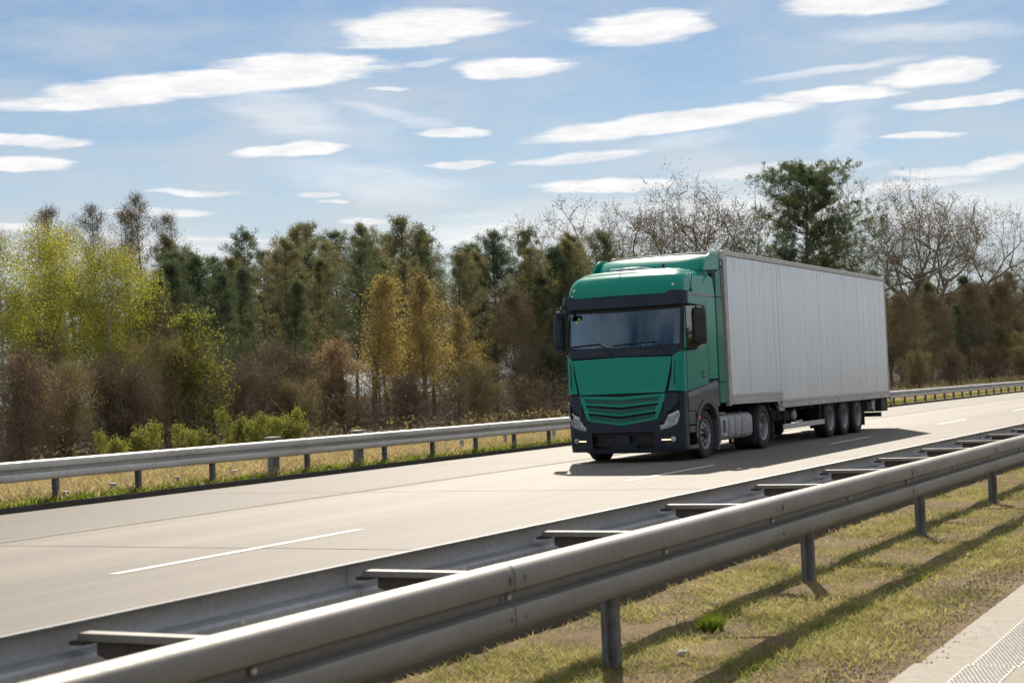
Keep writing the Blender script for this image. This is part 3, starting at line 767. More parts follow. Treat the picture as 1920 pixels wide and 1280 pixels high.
skin('windscreen_base', M['navy'], [(-1.62, 2.10, 2.30), (-1.1, 2.085, 2.28), (0, 2.09, 2.27), (1.1, 2.085, 2.28), (1.62, 2.10, 2.30)], .008, .03, nz=4)
skin('wiper_vent', M['black'], [(-.62, 2.14, 2.185), (-.18, 2.14, 2.185)], .014, .02, nz=2)
skin('wiper_vent', M['black'], [(.30, 2.14, 2.185), (.72, 2.14, 2.185)], .014, .02, nz=2)
ws = skin('windscreen', M['wind'], [(-1.60, 2.30, 3.06), (0, 2.27, 3.05), (1.60, 2.30, 3.06)], -.004, .006, nz=10)
skin('windscreen_top_band', M['black'], [(-1.60, 3.00, 3.14), (0, 2.97, 3.14), (1.60, 3.00, 3.14)], .006, .012, nz=3)
# sun visor, stepped at both ends
m = MB()
cols = [(-2.55, 3.10, 3.31, .03), (-1.9, 3.09, 3.33, .10), (-1.3, 3.07, 3.345, .15), (-.95, 3.06, 3.345, .16), (-.86, 3.06, 3.285, .16), (0, 3.055, 3.275, .16), (.86, 3.06, 3.285, .16), (.95, 3.06, 3.345, .16), (1.3, 3.07, 3.345, .15), (1.9, 3.09, 3.33, .10), (2.55, 3.10, 3.31, .03)]
patch(m, cols, 0, .03, nz=5, ds=.1)
m.build('sun_visor', M['navy'], truck, angle=40, bevel=.006)
m = MB(); patch(m, [(-1.9, 3.25, 3.27), (1.9, 3.25, 3.27)], .10, .12, nz=1); m.build('visor_shelf', M['black'], truck)
# roof: lofted rings
def ring(z, inset=0., zc=None, n=22):
    """left rear -> round the front -> right rear at height z"""
    pts = []; wd = lerp(WW, min(z, 3.75))
    for sg in (-1,):
        pass
    L = []
    xs = [2.24, 2.0, 1.7, 1.4, 1.1]
    for k in range(-n, n+1):
        s = 3*k/n; L.append(S(s, min(z, 3.75), 0))
    xj = max(L[0].x + .02, .3)
    left = [Vector((x, -wd, z)) for x in xs if x > xj+.05] ; right = [Vector((x, wd, z)) for x in reversed(xs) if x > xj+.05]
    return left, L, right
P = []
for z in (3.30, 3.36, 3.42, 3.48, 3.53, 3.58, 3.62, 3.66, 3.69, 3.72, 3.735, 3.75):
    wd = lerp(WW, z); row = []
    for x in (2.24, 1.95, 1.65, 1.35): row.append((x, -wd, z + (.0)))
    for k in range(-26, 27):
        a = 2*k/26; q = S(a, z, 0); row.append((q.x, q.y, z))
    for x in (1.35, 1.65, 1.95, 2.24): row.append((x, wd, z))
    P.append(row)
last = P[-1]
for f_, zz in ((.955, 3.785), (.88, 3.808), (.65, 3.835), (.3, 3.85), (.0, 3.855)):
    row = []
    for (x, y, z) in last:
        x2 = 2.24 - (2.24-x)*(f_*.55+.45) if x < 2.2 else x
        row.append((x2, y*f_, zz + (x-1)*.0))
    P.append(row)
m = MB(); m.grid(P); roof = m.build('roof', M['green'], truck, angle=50)
# recessed crease under the roof and door frames
for sg in (1, -1):
    m = MB(); m.box(.62, 2.24, sg*1.225, sg*1.238, 3.255, 3.315); m.build('roof_seam', M['tank'], truck, bevel=.005)
    m = MB(); m.prism([(1.52, 3.42), (2.20, 3.42), (2.20, 3.66), (1.95, 3.70), (1.7, 3.62)], 'y', sg*1.16, sg*1.235); 
    m.build('roof_side_bulge', M['green'], truck, bevel=.03, seg=3)
# doors with windows
for sg in (1, -1):
    y0, y1 = sg*1.222, sg*1.247
    d = MB()
    W_ = [(.52, 2.16), (.50, 3.10), (1.575, 3.06), (1.60, 2.33), (1.02, 2.19)]
    def pr(poly, a=y0, b=y1, mb=d, mi=0): mb.prism(poly, 'y', a, b, mi)
    pr([(XD+.004, 1.37), (1.66, 1.49), (1.66, 2.33), (1.60, 2.33), (1.02, 2.19), (.52, 2.16), (XD+.004, 2.16)])
    pr([(XD+.004, 2.16), (.52, 2.16), (.50, 3.10), (XD+.004, 3.10)])
    pr([(XD+.004, 3.10), (.50, 3.10), (1.575, 3.06), (1.66, 3.06), (1.66, 3.25), (XD+.004, 3.25)])
    pr([(1.60, 2.33), (1.66, 2.33), (1.66, 3.06), (1.575, 3.06)])
    door = d.build('door', M['green'], truck, angle=30)
    m = MB(); m.prism(W_, 'y', sg*1.222, sg*1.228); m.build('window', M['sidewin'], door)
    fr = MB()
    for (a, b) in zip(W_, W_[1:]+W_[:1]): fr.tube([(a[0], sg*1.244, a[1]), (b[0], sg*1.244, b[1])], .013, 6)
    fr.build('window_seal', M['black'], door)
    m = MB(); m.prism([(1.10, 2.185), (1.60, 2.30), (1.60, 2.34), (1.10, 2.225)], 'y', sg*1.246, sg*1.256); m.build('window_sill', M['tank'], door, bevel=.003)
    m = MB(); m.prism([(1.30, 1.60), (1.44, 1.60), (1.45, 1.74), (1.31, 1.76)], 'y', sg*1.243, sg*1.251); hd = m.build('handle_recess', M['black'], door, bevel=.01)
    m = MB(); m.tube([(1.31, sg*1.262, 1.66), (1.44, sg*1.262, 1.675)], .013, 6); m.build('handle', M['tank'], door)
    # lower contour ridge of the door
    m = MB(); m.tube([(.75, sg*1.245, 1.425), (.9, sg*1.249, 1.50), (1.1, sg*1.249, 1.545), (1.62, sg*1.247, 1.555)], .012, 6); m.build('door_ridge', M['green'], door)
    m = MB(); m.box(1.668, 2.24, y0, y1, 1.58, 3.25); sp_ = m.build('sleeper_panel', M['green'], truck, bevel=.012)
    m = MB(); m.prism([(1.72, 1.66), (2.18, 1.66), (2.18, 2.22), (1.72, 2.26)], 'y', sg*1.246, sg*1.251); m.build('locker_door', M['green'], sp_, bevel=.004)
    # air deflectors behind the cab
    for (za, zb, xa, xb) in ((3.265, 3.86, 2.60, 2.56), (1.50, 3.255, 2.73, 2.60), (1.08, 1.49, 2.755, 2.73)):
        m = MB(); m.prism([(2.26, za), (xa, za), (xb, zb), (2.26, zb - (.0 if zb < 3.8 else .1))], 'y', sg*1.225, sg*1.262); m.build('side_deflector', M['green_dark'], truck, bevel=.012)
# spoiler on the roof, an upward swept wing closed by cheeks
m = MB(); P, Q = [], []
for j in range(25):
    y = -1.20 + 2.40*j/24; e = abs(y)/1.2; rowp = []
    for i in range(9):
        t_ = i/8
        x = 1.50 + .06*e*e + .95*t_; z = 3.85 - .03*e**3 + .33*(1-(1-t_)**3.2) - .03*(e**4)*(1-t_)
        rowp.append((x + .12*(1-t_)*(e**6)*2, y, z))
    P.append(rowp)
m.grid(P, 0, lambda i, j, p_: (p_[0]+.012, p_[1], p_[2]-.035)); spo = m.build('roof_spoiler', M['green'], truck, angle=40, bevel=.006)
for sg in (1, -1):
    m = MB(); m.prism([(1.60, 3.78), (2.56, 3.84), (2.56, 4.10), (2.46, 4.185), (2.1, 4.17), (1.85, 4.08), (1.68, 3.92)], 'y', sg*1.205, sg*1.245); m.build('spoiler_cheek', M['green'], spo, bevel=.015)
m = MB(); m.prism([(1.02, .55), (1.62, .50), (1.62, -.16), (1.02, -.12)], 'z', 3.855, 3.905); m.build('roof_hatch', M['white'], truck, bevel=.015)
# a low lip where the spoiler meets the roof, small beacons' bases
for y in (-.55,):
    m = MB(); m.tube([(1.2, y, 3.86), (1.2, y, 3.94)], .03, 8); m.build('roof_lamp', M['black'], truck)
# front roof marker lamps and antennas
for sg in (1, -1):
    m = MB(); patch(m, [(sg*1.00, 3.44, 3.49), (sg*1.12, 3.44, 3.49)], .02, .03, nz=1); m.build('position_lamp', M['white'], truck, bevel=.004)
def antenna(b, tip):
    m = MB(); m.lathe([(-.03, 0), (-.025, .03), (.02, .04), (.03, .025), (.03, 0)], b, 10); o = m.build('antenna', M['black'], truck)
    m = MB(); m.tube([b, tip], [.009, .004], 5); m.build('whip', M['black'], o)
antenna((.42, .10, 3.63), (.64, .12, 3.93)); antenna((.86, -1.245, 3.36), (.98, -1.25, 3.82))
# bumper, in its moulded pieces
zt_ = 1.355
skin('bumper_corner', M['navy'], [(-3, .22, 1.355), (-2, .22, 1.355), (-1.52, .22, 1.355), (-1.50, .22, 1.355)], .0, .04, nz=10)
skin('bumper_corner', M['navy'], [(1.50, .22, 1.355), (1.52, .22, 1.355), (2, .22, 1.355), (3, .22, 1.355)], .0, .04, nz=10)
for sg in (1, -1):
    m = MB()
    # area above the headlight, between it and the grille, and below it
    patch(m, [(sg*.86, .93, 1.345), (sg*.93, .98, 1.35), (sg*1.5, 1.20, 1.355)], .0, .04, nz=5)
    patch(m, [(sg*.64, .66, .86), (sg*.72, .70, .90), (sg*.86, .80, 1.0), (sg*.93, .86, 1.05)], -.006, .03, nz=4)
    patch(m, [(sg*.66, .535, .62), (sg*.9, .535, .66), (sg*1.2, .535, .72), (sg*1.5, .535, .80)], .0, .04, nz=4)
    m.build('headlight_surround', M['navy'], truck, angle=40, bevel=.004)
    skin('bumper_niche', M['black'], [(sg*.93, .95, 1.10), (sg*1.47, 1.02, 1.19)], -.05, .02, nz=2)
    # fog lamp niche
    m = MB(); patch(m, [(sg*.68, .22, .36), (sg*1.5, .22, .36)], .004, .04, nz=3); patch(m, [(sg*.68, .50, .55), (sg*1.5, .50, .55)], .004, .04, nz=2)
    patch(m, [(sg*.66, .22, .55), (sg*.72, .22, .55)], .004, .04, nz=2); patch(m, [(sg*1.32, .34, .52), (sg*1.5, .34, .52)], .004, .04, nz=2); m.build('fog_lamp_frame', M['navy'], truck, angle=40, bevel=.004)
    skin('fog_lamp_recess', M['black'], [(sg*.68, .33, .53), (sg*1.40, .33, .53)], -.06, .01, nz=2)
    skin('daytime_lamp', M['lit'], [(sg*.76, .430, .447), (sg*.99, .430, .447)], -.022, .03, nz=1)
    c = S(sg*1.10, .45, -.02); m = MB()
    for (dx, r) in ():
        pass
    m.tube([c+Vector((.05, 0, 0)), c+Vector((-.012, sg*-.0, 0))], [.052, .056], 16); fl = m.build('fog_lamp', M['chrome'], truck)
    m = MB(); m.tube([c+Vector((-.013, 0, 0)), c+Vector((-.022, 0, 0))], [.05, .03], 16); m.build('lens', M['lens'], fl)
    # headlight: an L shape, foot towards the grille
    hc = [(.66, .615, .715), (.86, .625, .735), (.885, .63, .80), (.95, .645, .925), (1.0, .665, .94), (1.25, .735, .975), (1.42, .80, 1.0), (1.50, .87, .985)]
    hc = [(sg*a, b, c_) for a, b, c_ in hc]
    m = MB(); patch(m, hc, -.028, .02, nz=5, ds=.06); hl = m.build('headlight', M['lamp'], truck, angle=20)
    m = MB(); patch(m, hc, .006, .005, nz=6, ds=.06); m.build('lens', M['lens'], hl, angle=60)
    for (s_, z_, r_, mat) in ((1.10, .80, .085, 'chrome'), (1.33, .90, .055, 'chrome'), (.95, .69, .035, 'chrome')):
        c = S(sg*s_, z_, -.018); n_ = (S(sg*s_, z_, .5)-c).normalized()*.6 + Vector((-.4, 0, 0))
        n_.normalize(); m = MB()
        m.tube([c-n_*.03, c+n_*.012], [r_*.55, r_], 18, caps=False); m.tube([c+n_*.008, c+n_*.015], [r_*1.08, r_*1.0], 18, caps=False)
        bw = m.build('reflector_bowl', M['lamp'], hl, angle=50)
        m = MB(); m.tube([c-n_*.02, c+n_*.0, c+n_*.012], [r_*.52, r_*.4, .004], 12); m.build('bulb', M['white'], bw)
    m = MB(); patch(m, [(sg*.67, .62, .71), (sg*.73, .62, .71)], -.01, .02, nz=1); m.build('indicator', M['amber'], hl)
    for q in range(5):
        m = MB(); patch(m, [(sg*(.75+q*.03), .635, .72), (sg*(.762+q*.03), .635, .72)], -.02, .02, nz=1); m.build('rib', M['white'], hl)
# bumper centre
skin('bumper_beam', M['navy'], [(-.78, .60, .86), (-.6, .60, .82), (0, .60, .73), (.6, .60, .82), (.78, .60, .86)], .012, .04, nz=4)
skin('bumper_lip', M['navy'], [(-.80, .20, .30), (-.6, .19, .275), (.6, .19, .275), (.80, .20, .30)], .02, .06, nz=3)
for sg in (1, -1): skin('bumper_strut', M['navy'], [(sg*.66, .28, .62), (sg*.80, .28, .62)], .014, .05, nz=3)
skin('intake_recess', M['black'], [(-.72, .25, .62), (.72, .25, .62)], -.14, .02, nz=3)
for z_ in (.53, .36): skin('intake_bar', M['black'], [(-.70, z_, z_+.025), (.70, z_, z_+.025)], -.05, .03, nz=1)
skin('plate_holder', M['navy'], [(-.14, .30, .55), (.12, .30, .55)], -.02, .03, nz=2)
skin('licence_plate', M['navy'], [(-.30, .24, .36), (.26, .24, .36)], .0, .02, nz=1)
# grille: green chevron frame, dark gaps, mesh rows
def chev(zc, ze, y, w=.86): return zc + (ze-zc)*(abs(y)/w)
def chevbar(name, mat, w1, w2, lo, hi, off, th, parent=truck):
    """lo/hi: (centre z, end z)"""
    cs = []
    n = 8
    for k in range(-n, n+1):
        s = k/n; a = abs(s); wv_ = w1
        cs.append((s*w1, lo[0]+(lo[1]-lo[0])*a, hi[0]+(hi[1]-hi[0])*a))
    return skin(name, mat, cs, off, th, parent, nz=2, ds=.2)
gr = chevbar('grille', M['gap'], .86, .86, (.78, .92), (1.30, 1.33), -.05, .01)
chevbar('grille_frame', M['green'], .90, 0, (1.235, 1.285), (1.30, 1.345), -.008, .03)
chevbar('grille_mesh', M['gmesh'], .80, 0, (1.14, 1.185), (1.235, 1.285), -.02, .01, gr)
chevbar('grille_bar', M['green'], .86, 0, (1.095, 1.165), (1.14, 1.205), .008, .04)
chevbar('grille_mesh', M['gmesh'], .76, 0, (.955, 1.055), (1.045, 1.125), -.02, .01, gr)
chevbar('grille_bar', M['green'], .82, 0, (.915, 1.01), (.955, 1.055), .008, .04)
chevbar('grille_mesh', M['gmesh'], .70, 0, (.785, .885), (.865, .955), -.02, .01, gr)
chevbar('grille_frame', M['green'], .72, 0, (.735, .835), (.785, .885), .004, .04)
for sg in (1, -1):
    m = MB(); cs = [(.905, 1.20, 1.33), (.885, 1.10, 1.33), (.83, .98, 1.33)]
    P, Q = [], []
    for j in range(9):
        t_ = j/8; z_ = .845 + t_*(1.335-.845); so = (.735+.165*t_**.8); wd_ = .07+.02*math.sin(t_*PI)
        P.append([S(sg*(so-wd_*i/2), z_ - .012*i/2*0, .006) for i in range(3)]); Q.append([S(sg*(so-wd_*i/2), z_, -.03) for i in range(3)])
    m.grid(P, 0, lambda i, j, p_: Q[i][j]); m.build('grille_side', M['green'], truck, angle=40, bevel=.004)
    for (za, zb, ya, yb) in ((1.17, 1.26, .76, .87), (1.03, 1.10, .70, .82)):
        m = MB(); patch(m, [(sg*ya, za-.01, zb-.005), (sg*yb, za+.01, zb+.005)], .004, .03, nz=1); m.build('grille_tab', M['green'], truck, bevel=.003)
# wipers
def wiper(s0, s1, sb, name='wiper'):
    m = MB(); a, b, c = S(s0, 2.315, .03), S(s1, 2.36, .035), S(sb, 2.15, .03)
    pts = [S(s0+(s1-s0)*i/6, 2.315+(2.365-2.315)*i/6, .022) for i in range(7)]; m.tube(pts, .010, 5)
    mid = S(s0+(s1-s0)*.98, 2.362, .04); m.tube([S(s0+(s1-s0)*.35, 2.335, .036), mid, S((s1+sb)/2, 2.28, .04), c], .012, 5); m.lathe([(-.02, .02), (.02, .02)], c, 8)
    m.build(name, M['black'], truck)
wiper(1.30, .42, .18); wiper(.14, -.70, -.95)
# door mirrors
for sg in (1, -1):
    x0 = .50 if sg < 0 else .26
    yc = 1.50 if sg < 0 else 1.41
    P = []; hw_ = .145 if sg < 0 else .12
    m = MB()
    for i in range(9):
        t_ = i/8; z_ = 2.27+.72*t_; k_ = 1 - .0*abs(t_-.5)
        row = []
        e = min(1, min(t_, 1-t_)*9+.55)
        for j in range(9):
            a = -PI/2 + PI*j/8; row.append((x0 + .05 - .11*math.cos(a)*e**.5, sg*yc + hw_*math.sin(a)*(e**.25), z_))
        P.append(row)
    m.grid(P, 0, lambda i, j, p_: (x0+.09, p_[1], p_[2])); mi_ = m.build('mirror', M['navy'] if sg > 0 else M['black'], truck, angle=40, bevel=.006)
    m = MB(); m.box(x0+.091, x0+.096, sg*yc-hw_*.85, sg*yc+hw_*.85, 2.31, 2.95); m.build('mirror_glass', M['chrome'], mi_)
    m = MB(); m.tube([(x0, sg*1.24, 3.06), (x0+.02, sg*(yc-.06), 3.05), (x0+.04, sg*(yc-.02), 2.96)], .024, 7); m.build('mirror_arm', M['black'], mi_); m = MB(); m.tube([(x0, sg*1.24, 2.20), (x0+.03, sg*(yc-.08), 2.20), (x0+.04, sg*(yc-.06), 2.30)], .030, 7); m.build('mirror_arm', M['black'], mi_)
# front proximity mirror at the top corner of the windscreen on the far side
m = MB(); m.tube([(.30, 1.16, 3.20), (.12, 1.24, 3.13), (.06, 1.25, 3.06)], .03, 7); pm_ = m.build('front_mirror_arm', M['black'], truck)
m = MB(); m.lathe([(-.13, 0), (-.12, .05), (.0, .062), (.12, .05), (.13, 0)], (.04, 1.20, 3.0), 14)
m.build('front_mirror', M['navy'], pm_).rotation_euler = (rad(-0), 0, 0)
# lower side: fender, arch, steps, mudguard
XW, RW = 1.44, .49
for sg in (1, -1):
    y0, y1 = sg*1.20, sg*1.250
    def arch(a0, a1, r, n=14, cx=XW+.06, cz=.50): return [(cx + r*math.cos(rad(a0+(a1-a0)*i/n)), cz + r*math.sin(rad(a0+(a1-a0)*i/n))) for i in range(n+1)]
    # fender panel above the wheel as a strip of columns between arch and door
    m = MB(); P = []
    xs_ = [XD+.003+(2.26-XD)*i/24 for i in range(25)]
    def toplow(x): return 1.355 + (1.485-1.355)*min(1, (x-XD)/1.1) - .01 if x < 1.66 else 1.485+(1.575-1.485)*(x-1.66)/.6-.01
    def bot(x):
        r = .66; d_ = r*r-(x-XW-.06)**2
        za = .50 + math.sqrt(d_) if d_ > 0 else .50
        return max(za, 1.02 if x > 1.95 else 0.0) if x > .86 else .98
    for x in xs_:
        a, b = bot(x), toplow(x); P.append([(x, sg*(1.248 - (.012 if j in (4,) else 0) - (.03 if j == 5 else 0)), a+(b-a)*[0, .3, .6, .8, .93, 1][j]) for j in range(6)])
    m.grid(P, 0, lambda i, j, p_: (p_[0], sg*1.19, p_[2])); m.build('fender', M['fender'], truck, angle=30)
    m = MB(); o_ = arch(185, -20, .70, 22); i_ = arch(185, -20, .60, 22)
    P = [[(i_[k][0], sg*1.15, i_[k][1]), (i_[k][0], sg*1.262, i_[k][1]), (o_[k][0], sg*1.270, o_[k][1]), (o_[k][0], sg*1.249, o_[k][1]+.004)] for k in range(len(o_))]
    m.grid(P, 0, lambda i, j, p_: (p_[0]*.999+.0015*(1.5), p_[1]-sg*.012, p_[2]-.004)); m.build('wheel_arch', M['fender'], truck, angle=40)
    m = MB(); P = [[(k_[0], sg*yy, k_[1]) for yy in (.82, 1.15)] for k_ in arch(190, -15, .62, 18)]
    m.grid(P, 0, lambda i, j, p_: (p_[0], p_[1], p_[2]+.012)); m.build('inner_mudguard', M['gap'], truck)
    # steps
    m = MB(); m.prism([(XD+.004, .70), (.86, .70), (.84, .965), (XD+.004, .965)], 'y', sg*1.10, sg*1.245); m.build('step_panel', M['fender'], truck, bevel=.012)
    m = MB(); m.prism([(XD+.004, .545), (.87, .545), (.86, .675), (XD+.004, .675)], 'y', sg*1.06, sg*1.252); m.build('step_panel', M['fender'], truck, bevel=.012)
    m = MB(); m.prism([(XD+.004, .22), (.96, .22), (.96, .30), (XD+.004, .30)], 'y', sg*1.0, sg*1.245); m.build('step', M['fender'], truck, bevel=.012)
    m = MB(); m.prism([(.87, .30), (.96, .30), (.93, .545), (.85, .545)], 'y', sg*1.05, sg*1.24); m.box(XD+.004, .88, sg*.98, sg*1.0, .3, .55); m.build('step_well', M['gap'], truck)
    m = MB(); m.tube([(.98, sg*1.235, .82), (.98, sg*1.275, .82)], .042, 14); m.build('side_marker', M['orange'], truck, bevel=.006)
    # mudguard behind the front wheel
    m = MB(); m.prism([(2.05, .13), (2.16, .13), (2.17, .95), (2.12, 1.05), (2.02, 1.05)], 'y', sg*.85, sg*1.245); m.build('mudguard', M['fender'], truck, bevel=.012)
# hinge and bracket fittings on the right hand corner of the bumper (left in the picture)
m = MB(); m.tube([(.36, 1.27, 1.20), (.36, 1.27, .82)], .013, 6); m.box(.34, .38, 1.24, 1.29, 1.19, 1.22); m.box(.34, .38, 1.24, 1.29, .92, .95); m.build('grab_bar', M['chrome'], truck)

# wheels
def tyre_profile(R, W, b):
    h = W/2
    p = [(-h*.80, b), (-h*.96, b+.02), (-h, b+.07), (-h*.98, R-.07), (-h*.90, R-.018), (-h*.80, R-.004)]
    for k in range(-2, 3):
        c = k*W*.155
        p += [(c-.030, R), (c-.006, R), (c-.005, R-.014), (c+.005, R-.014), (c+.006, R), (c+.030, R)]
    p = sorted(set(p[6:]), key=lambda q: q[0]); p = [(-h*.80, b), (-h*.96, b+.02), (-h, b+.07), (-h*.98, R-.07), (-h*.90, R-.018), (-h*.80, R-.004)] + p
    return p + [(h*.80, R-.004), (h*.90, R-.018), (h*.98, R-.07), (h, b+.07), (h*.96, b+.02), (h*.80, b)]
TY_ = {}
def wheel(parent, x, sg, yo, kind, R=.485, W=.30):
    """sg side, yo = |y| of the outer tyre face"""
    key = (kind, sg)
    if key not in TY_:
        a = MB(); b = .295; a.lathe(tyre_profile(R, W, b), (0, 0, 0), 44); tm = a.mesh('tyre', M['rubber'], 50)
        r = MB(); s = sg   # outer face lies at y = s*W/2
        h = W/2
        r.lathe([(s*h*.82, .298), (s*h*.92, .292), (s*h*.90, .275), (s*h*.70, .262), (s*h*.45, .255), (-s*h*.8, .25)], (0, 0, 0), 44)
        if kind == 'front':
            dish = [(s*h*.55, .255), (s*h*.78, .225), (s*h*.86, .165), (s*h*.80, .145), (s*h*.62, .135)]
        else:
            dish = [(-s*h*.10, .252), (-s*h*.45, .225), (-s*h*.62, .165), (-s*h*.60, .140), (-s*h*.60, .130)]
        r.lathe(dish, (0, 0, 0), 40, 0, skip=lambda i, k: i == 1 and (k % 4) in (1, 2))
        y = dish[-1][0]
        r.lathe([(y, .135), (y+s*.012, .128), (y+s*.012, .10)], (0, 0, 0), 30, 1)
        for q in range(10):
            a_ = 2*PI*q/10; r.lathe([(y-s*.0, .0145), (y+s*.035, .0135), (y+s*.04, .0)], (.150*math.cos(a_), dish[3][0]-y, .150*math.sin(a_)), 6, 0)
        hub = [(y+s*.01, .098), (y+s*.05, .092), (y+s*.075, .075), (y+s*.08, .05), (y+s*.08, 0)] if kind != 'drive' else [(y+s*.01, .11), (y+s*.14, .10), (y+s*.17, .07), (y+s*.175, 0)]
        rm = r.mesh('rim', [M['rim'], M['rimd']], 35)
        hb = MB(); hb.lathe(hub, (0, 0, 0), 24); hm = hb.mesh('hub', M['rimd'] if kind != 'front' else M['black'], 35)
        bk = MB(); bk.lathe([(-s*h*.75, 0), (-s*h*.75, .25)], (0, 0, 0), 24); bm_ = bk.mesh('brake_drum', M['gap'], 35)
        TY_[key] = (tm, rm, hm, bm_)
    tm, rm, hm, bm_ = TY_[key]
    o = link('wheel', tm, parent, (x, sg*(yo-W/2), R-.004), (0, random.Random(int(x*97)).uniform(0, 3), 0))
    link('rim', rm, o); link('hub', hm, o); link('brake_drum', bm_, o)
    return o
for sg in (1, -1):
    wheel(truck, XW-.02, sg, 1.225, 'front'); wheel(truck, 5.08, sg, 1.24, 'drive'); wheel(truck, 5.08, sg, .91, 'drive')
# chassis, tanks, rear mudguards
m = MB()
for sg in (1, -1): m.box(.8, 6.0, sg*.36, sg*.44, .62, .90)
for x in (1.4, 2.6, 3.8, 5.08, 5.9): m.box(x-.05, x+.05, -.4, .4, .65, .87)
m.tube([(1.42, -1.0, .45), (1.42, 1.0, .45)], .06, 8); m.tube([(5.08, -1.0, .48), (5.08, 1.0, .48)], .11, 10); m.lathe([(-.2, .1), (-.15, .22), (.15, .22), (.2, .1)], (5.08, 0, .48), 14)
m.box(2.3, 4.5, -.36, .36, .35, .7)
m.build('chassis', M['chassis'], truck)
m = MB(); m.lathe([(-.02, 0), (-.02, .42), (.02, .48), (.02, 0)], (0, 0, 0), 24); fw = m.build('fifth_wheel', M['chassis'], truck); fw.location = (4.7, 0, .95); fw.rotation_euler = (rad(90), 0, 0)
for sg in (1, -1):
    # tank with rounded section, three strap grooves
    m = MB(); P = []
    def sec(k_):
        pts = []
        for i in range(28):
            a = 2*PI*i/28; ca, sa = math.cos(a), math.sin(a); e = .42
            pts.append((sg*.89 + sg*.335*math.copysign(abs(ca)**e, ca)*k_, .565 + .275*math.copysign(abs(sa)**e, sa)*k_))
        return pts
    prof = [(2.22, .0), (2.22, .90), (2.25, .98), (2.30, 1.0)]
    for g in (2.84, 3.24, 3.66): prof += [(g-.06, 1.0), (g-.035, .955), (g+.035, .955), (g+.06, 1.0)]
    prof += [(4.30, 1.0), (4.36, .97), (4.39, .90), (4.39, 0)]
    P = [[(x, y, z) for (y, z) in sec(max(k_, .001))] + [(x,)+sec(max(k_, .001))[0]] for x, k_ in prof]
    m.grid(P); tk = m.build('fuel_tank', M['tank'], truck, angle=40)
    for g in (2.84, 3.24, 3.66):
        m = MB(); P = [[(x, y, z) for (y, z) in sec(.985)] + [(x,)+sec(.985)[0]] for x in (g-.028, g+.028)]; m.grid(P); m.build('strap', M['rimd'], tk)
    m = MB(); m.box(2.46, 2.60, sg*1.19, sg*1.232, .46, .72); m.build('tank_recess', M['black'], tk, bevel=.02)
    m = MB(); m.box(2.47, 2.61, sg*1.21, sg*1.245, .40, .43); m.build('tank_handle', M['white'], tk, bevel=.008)
    m = MB(); m.box(2.20, 2.66, sg*.95, sg*1.22, .845, .87)
    for q in range(8): m.box(2.22+q*.055, 2.24+q*.055, sg*.95, sg*1.22, .87, .882)
    m.build('tread_plate', M['rimd'], tk)
    m = MB(); m.tube([(4.02, sg*1.02, .83), (4.02, sg*1.02, .89)], .06, 12); m.build('filler_cap', M['navy'], tk, bevel=.008)
    m = MB(); m.box(3.08, 3.14, sg*1.16, sg*1.20, .24, .30); m.build('side_marker', M['amber'], truck, bevel=.006)
    m = MB(); P = [[(5.08+.58*math.cos(rad(a)), sg*y, .50+.56*math.sin(rad(a))) for y in (.60, 1.24)] for a in range(35, 150, 8)]
    m.grid(P, 0, lambda i, j, p_: (p_[0], p_[1], p_[2]+.02))
    m.box(4.46, 4.49, sg*.62, sg*1.24, .15, .84); m.box(5.72, 5.75, sg*.62, sg*1.24, .2, .82); m.build('rear_mudguard', M['chassis'], truck)
# cab interior
m = MB(); m.prism([(.30, 1.3), (.85, 1.3), (.85, 2.18), (.70, 2.27), (.32, 2.24)], 'y', -1.12, 1.12); db = m.build('dashboard', M['interior'], truck, bevel=.02)
m = MB()
for sg in (-1, 1):
    m.box(1.15, 1.65, sg*.62-.26, sg*.62+.26, 1.5, 1.72); m.box(1.60, 1.75, sg*.62-.25, sg*.62+.25, 1.6, 2.45); m.box(1.62, 1.72, sg*.62-.14, sg*.62+.14, 2.47, 2.72)
    m.build('seat', M['seat'], truck, bevel=.04, seg=3); m = MB()
m = MB(); m.box(1.86, 1.9, -1.15, 1.15, 1.2, 3.1); m.build('curtain', M['seat'], truck)
m = MB(); c = Vector((.98, -.62, 2.26)); pts = [c + Vector((.10*math.sin(2*PI*k/20), .23*math.cos(2*PI*k/20), .21*math.sin(2*PI*k/20))) for k in range(21)]
m.tube(pts, .016, 6); m.tube([c-Vector((0, .22, 0)), c+Vector((0, .22, 0))], .014, 5); m.tube([c, (.75, -.62, 2.0)], .03, 6); m.build('steering_wheel', M['seat'], truck)
m = MB(); m.box(.46, .60, -.02, .22, 2.27, 2.41); m.build('dash_box', M['black'], truck, bevel=.01)
m = MB(); m.prism([(-.52, 2.28), (-.28, 2.28), (-.30, 2.36), (-.50, 2.42)], 'x', .50, .502); m.prism([(-.28, 2.25), (-.10, 2.25), (-.27, 2.43)], 'x', .44, .442); m.build('paper', M['paper'], truck)
m = MB(); m.prism([(.34, -1.08), (.48, -1.08), (.48, -.30), (.34, -.42)], 'z', 2.262, 2.27); m.build('dash_papers', M['paper'], truck)
m = MB(); m.tube([(.55, .52, 2.26), (.55, .52, 2.40)], [.04, .035], 10); m.tube([(.52, .75, 2.26), (.52, .75, 2.34), (.52, .75, 2.42)], [.09, .1, .02], 10); m.build('dash_items', M['white'], truck)
m = MB()
for (yy, zz, rr_) in ((.93, 2.88, .075), (.98, 2.80, .085), (.90, 2.78, .08), (.95, 2.70, .075)): m.tube([(.32, yy, zz-rr_), (.32, yy, zz-rr_*.6), (.32, yy, zz), (.32, yy, zz+rr_*.6), (.32, yy, zz+rr_)], [.01, rr_*.8, rr_, rr_*.8, .01], 9)
m.tube([(.32, .95, 2.9), (.32, .93, 3.02)], .006, 4); m.build('hanging_tree_toy', M['sticker'], truck)
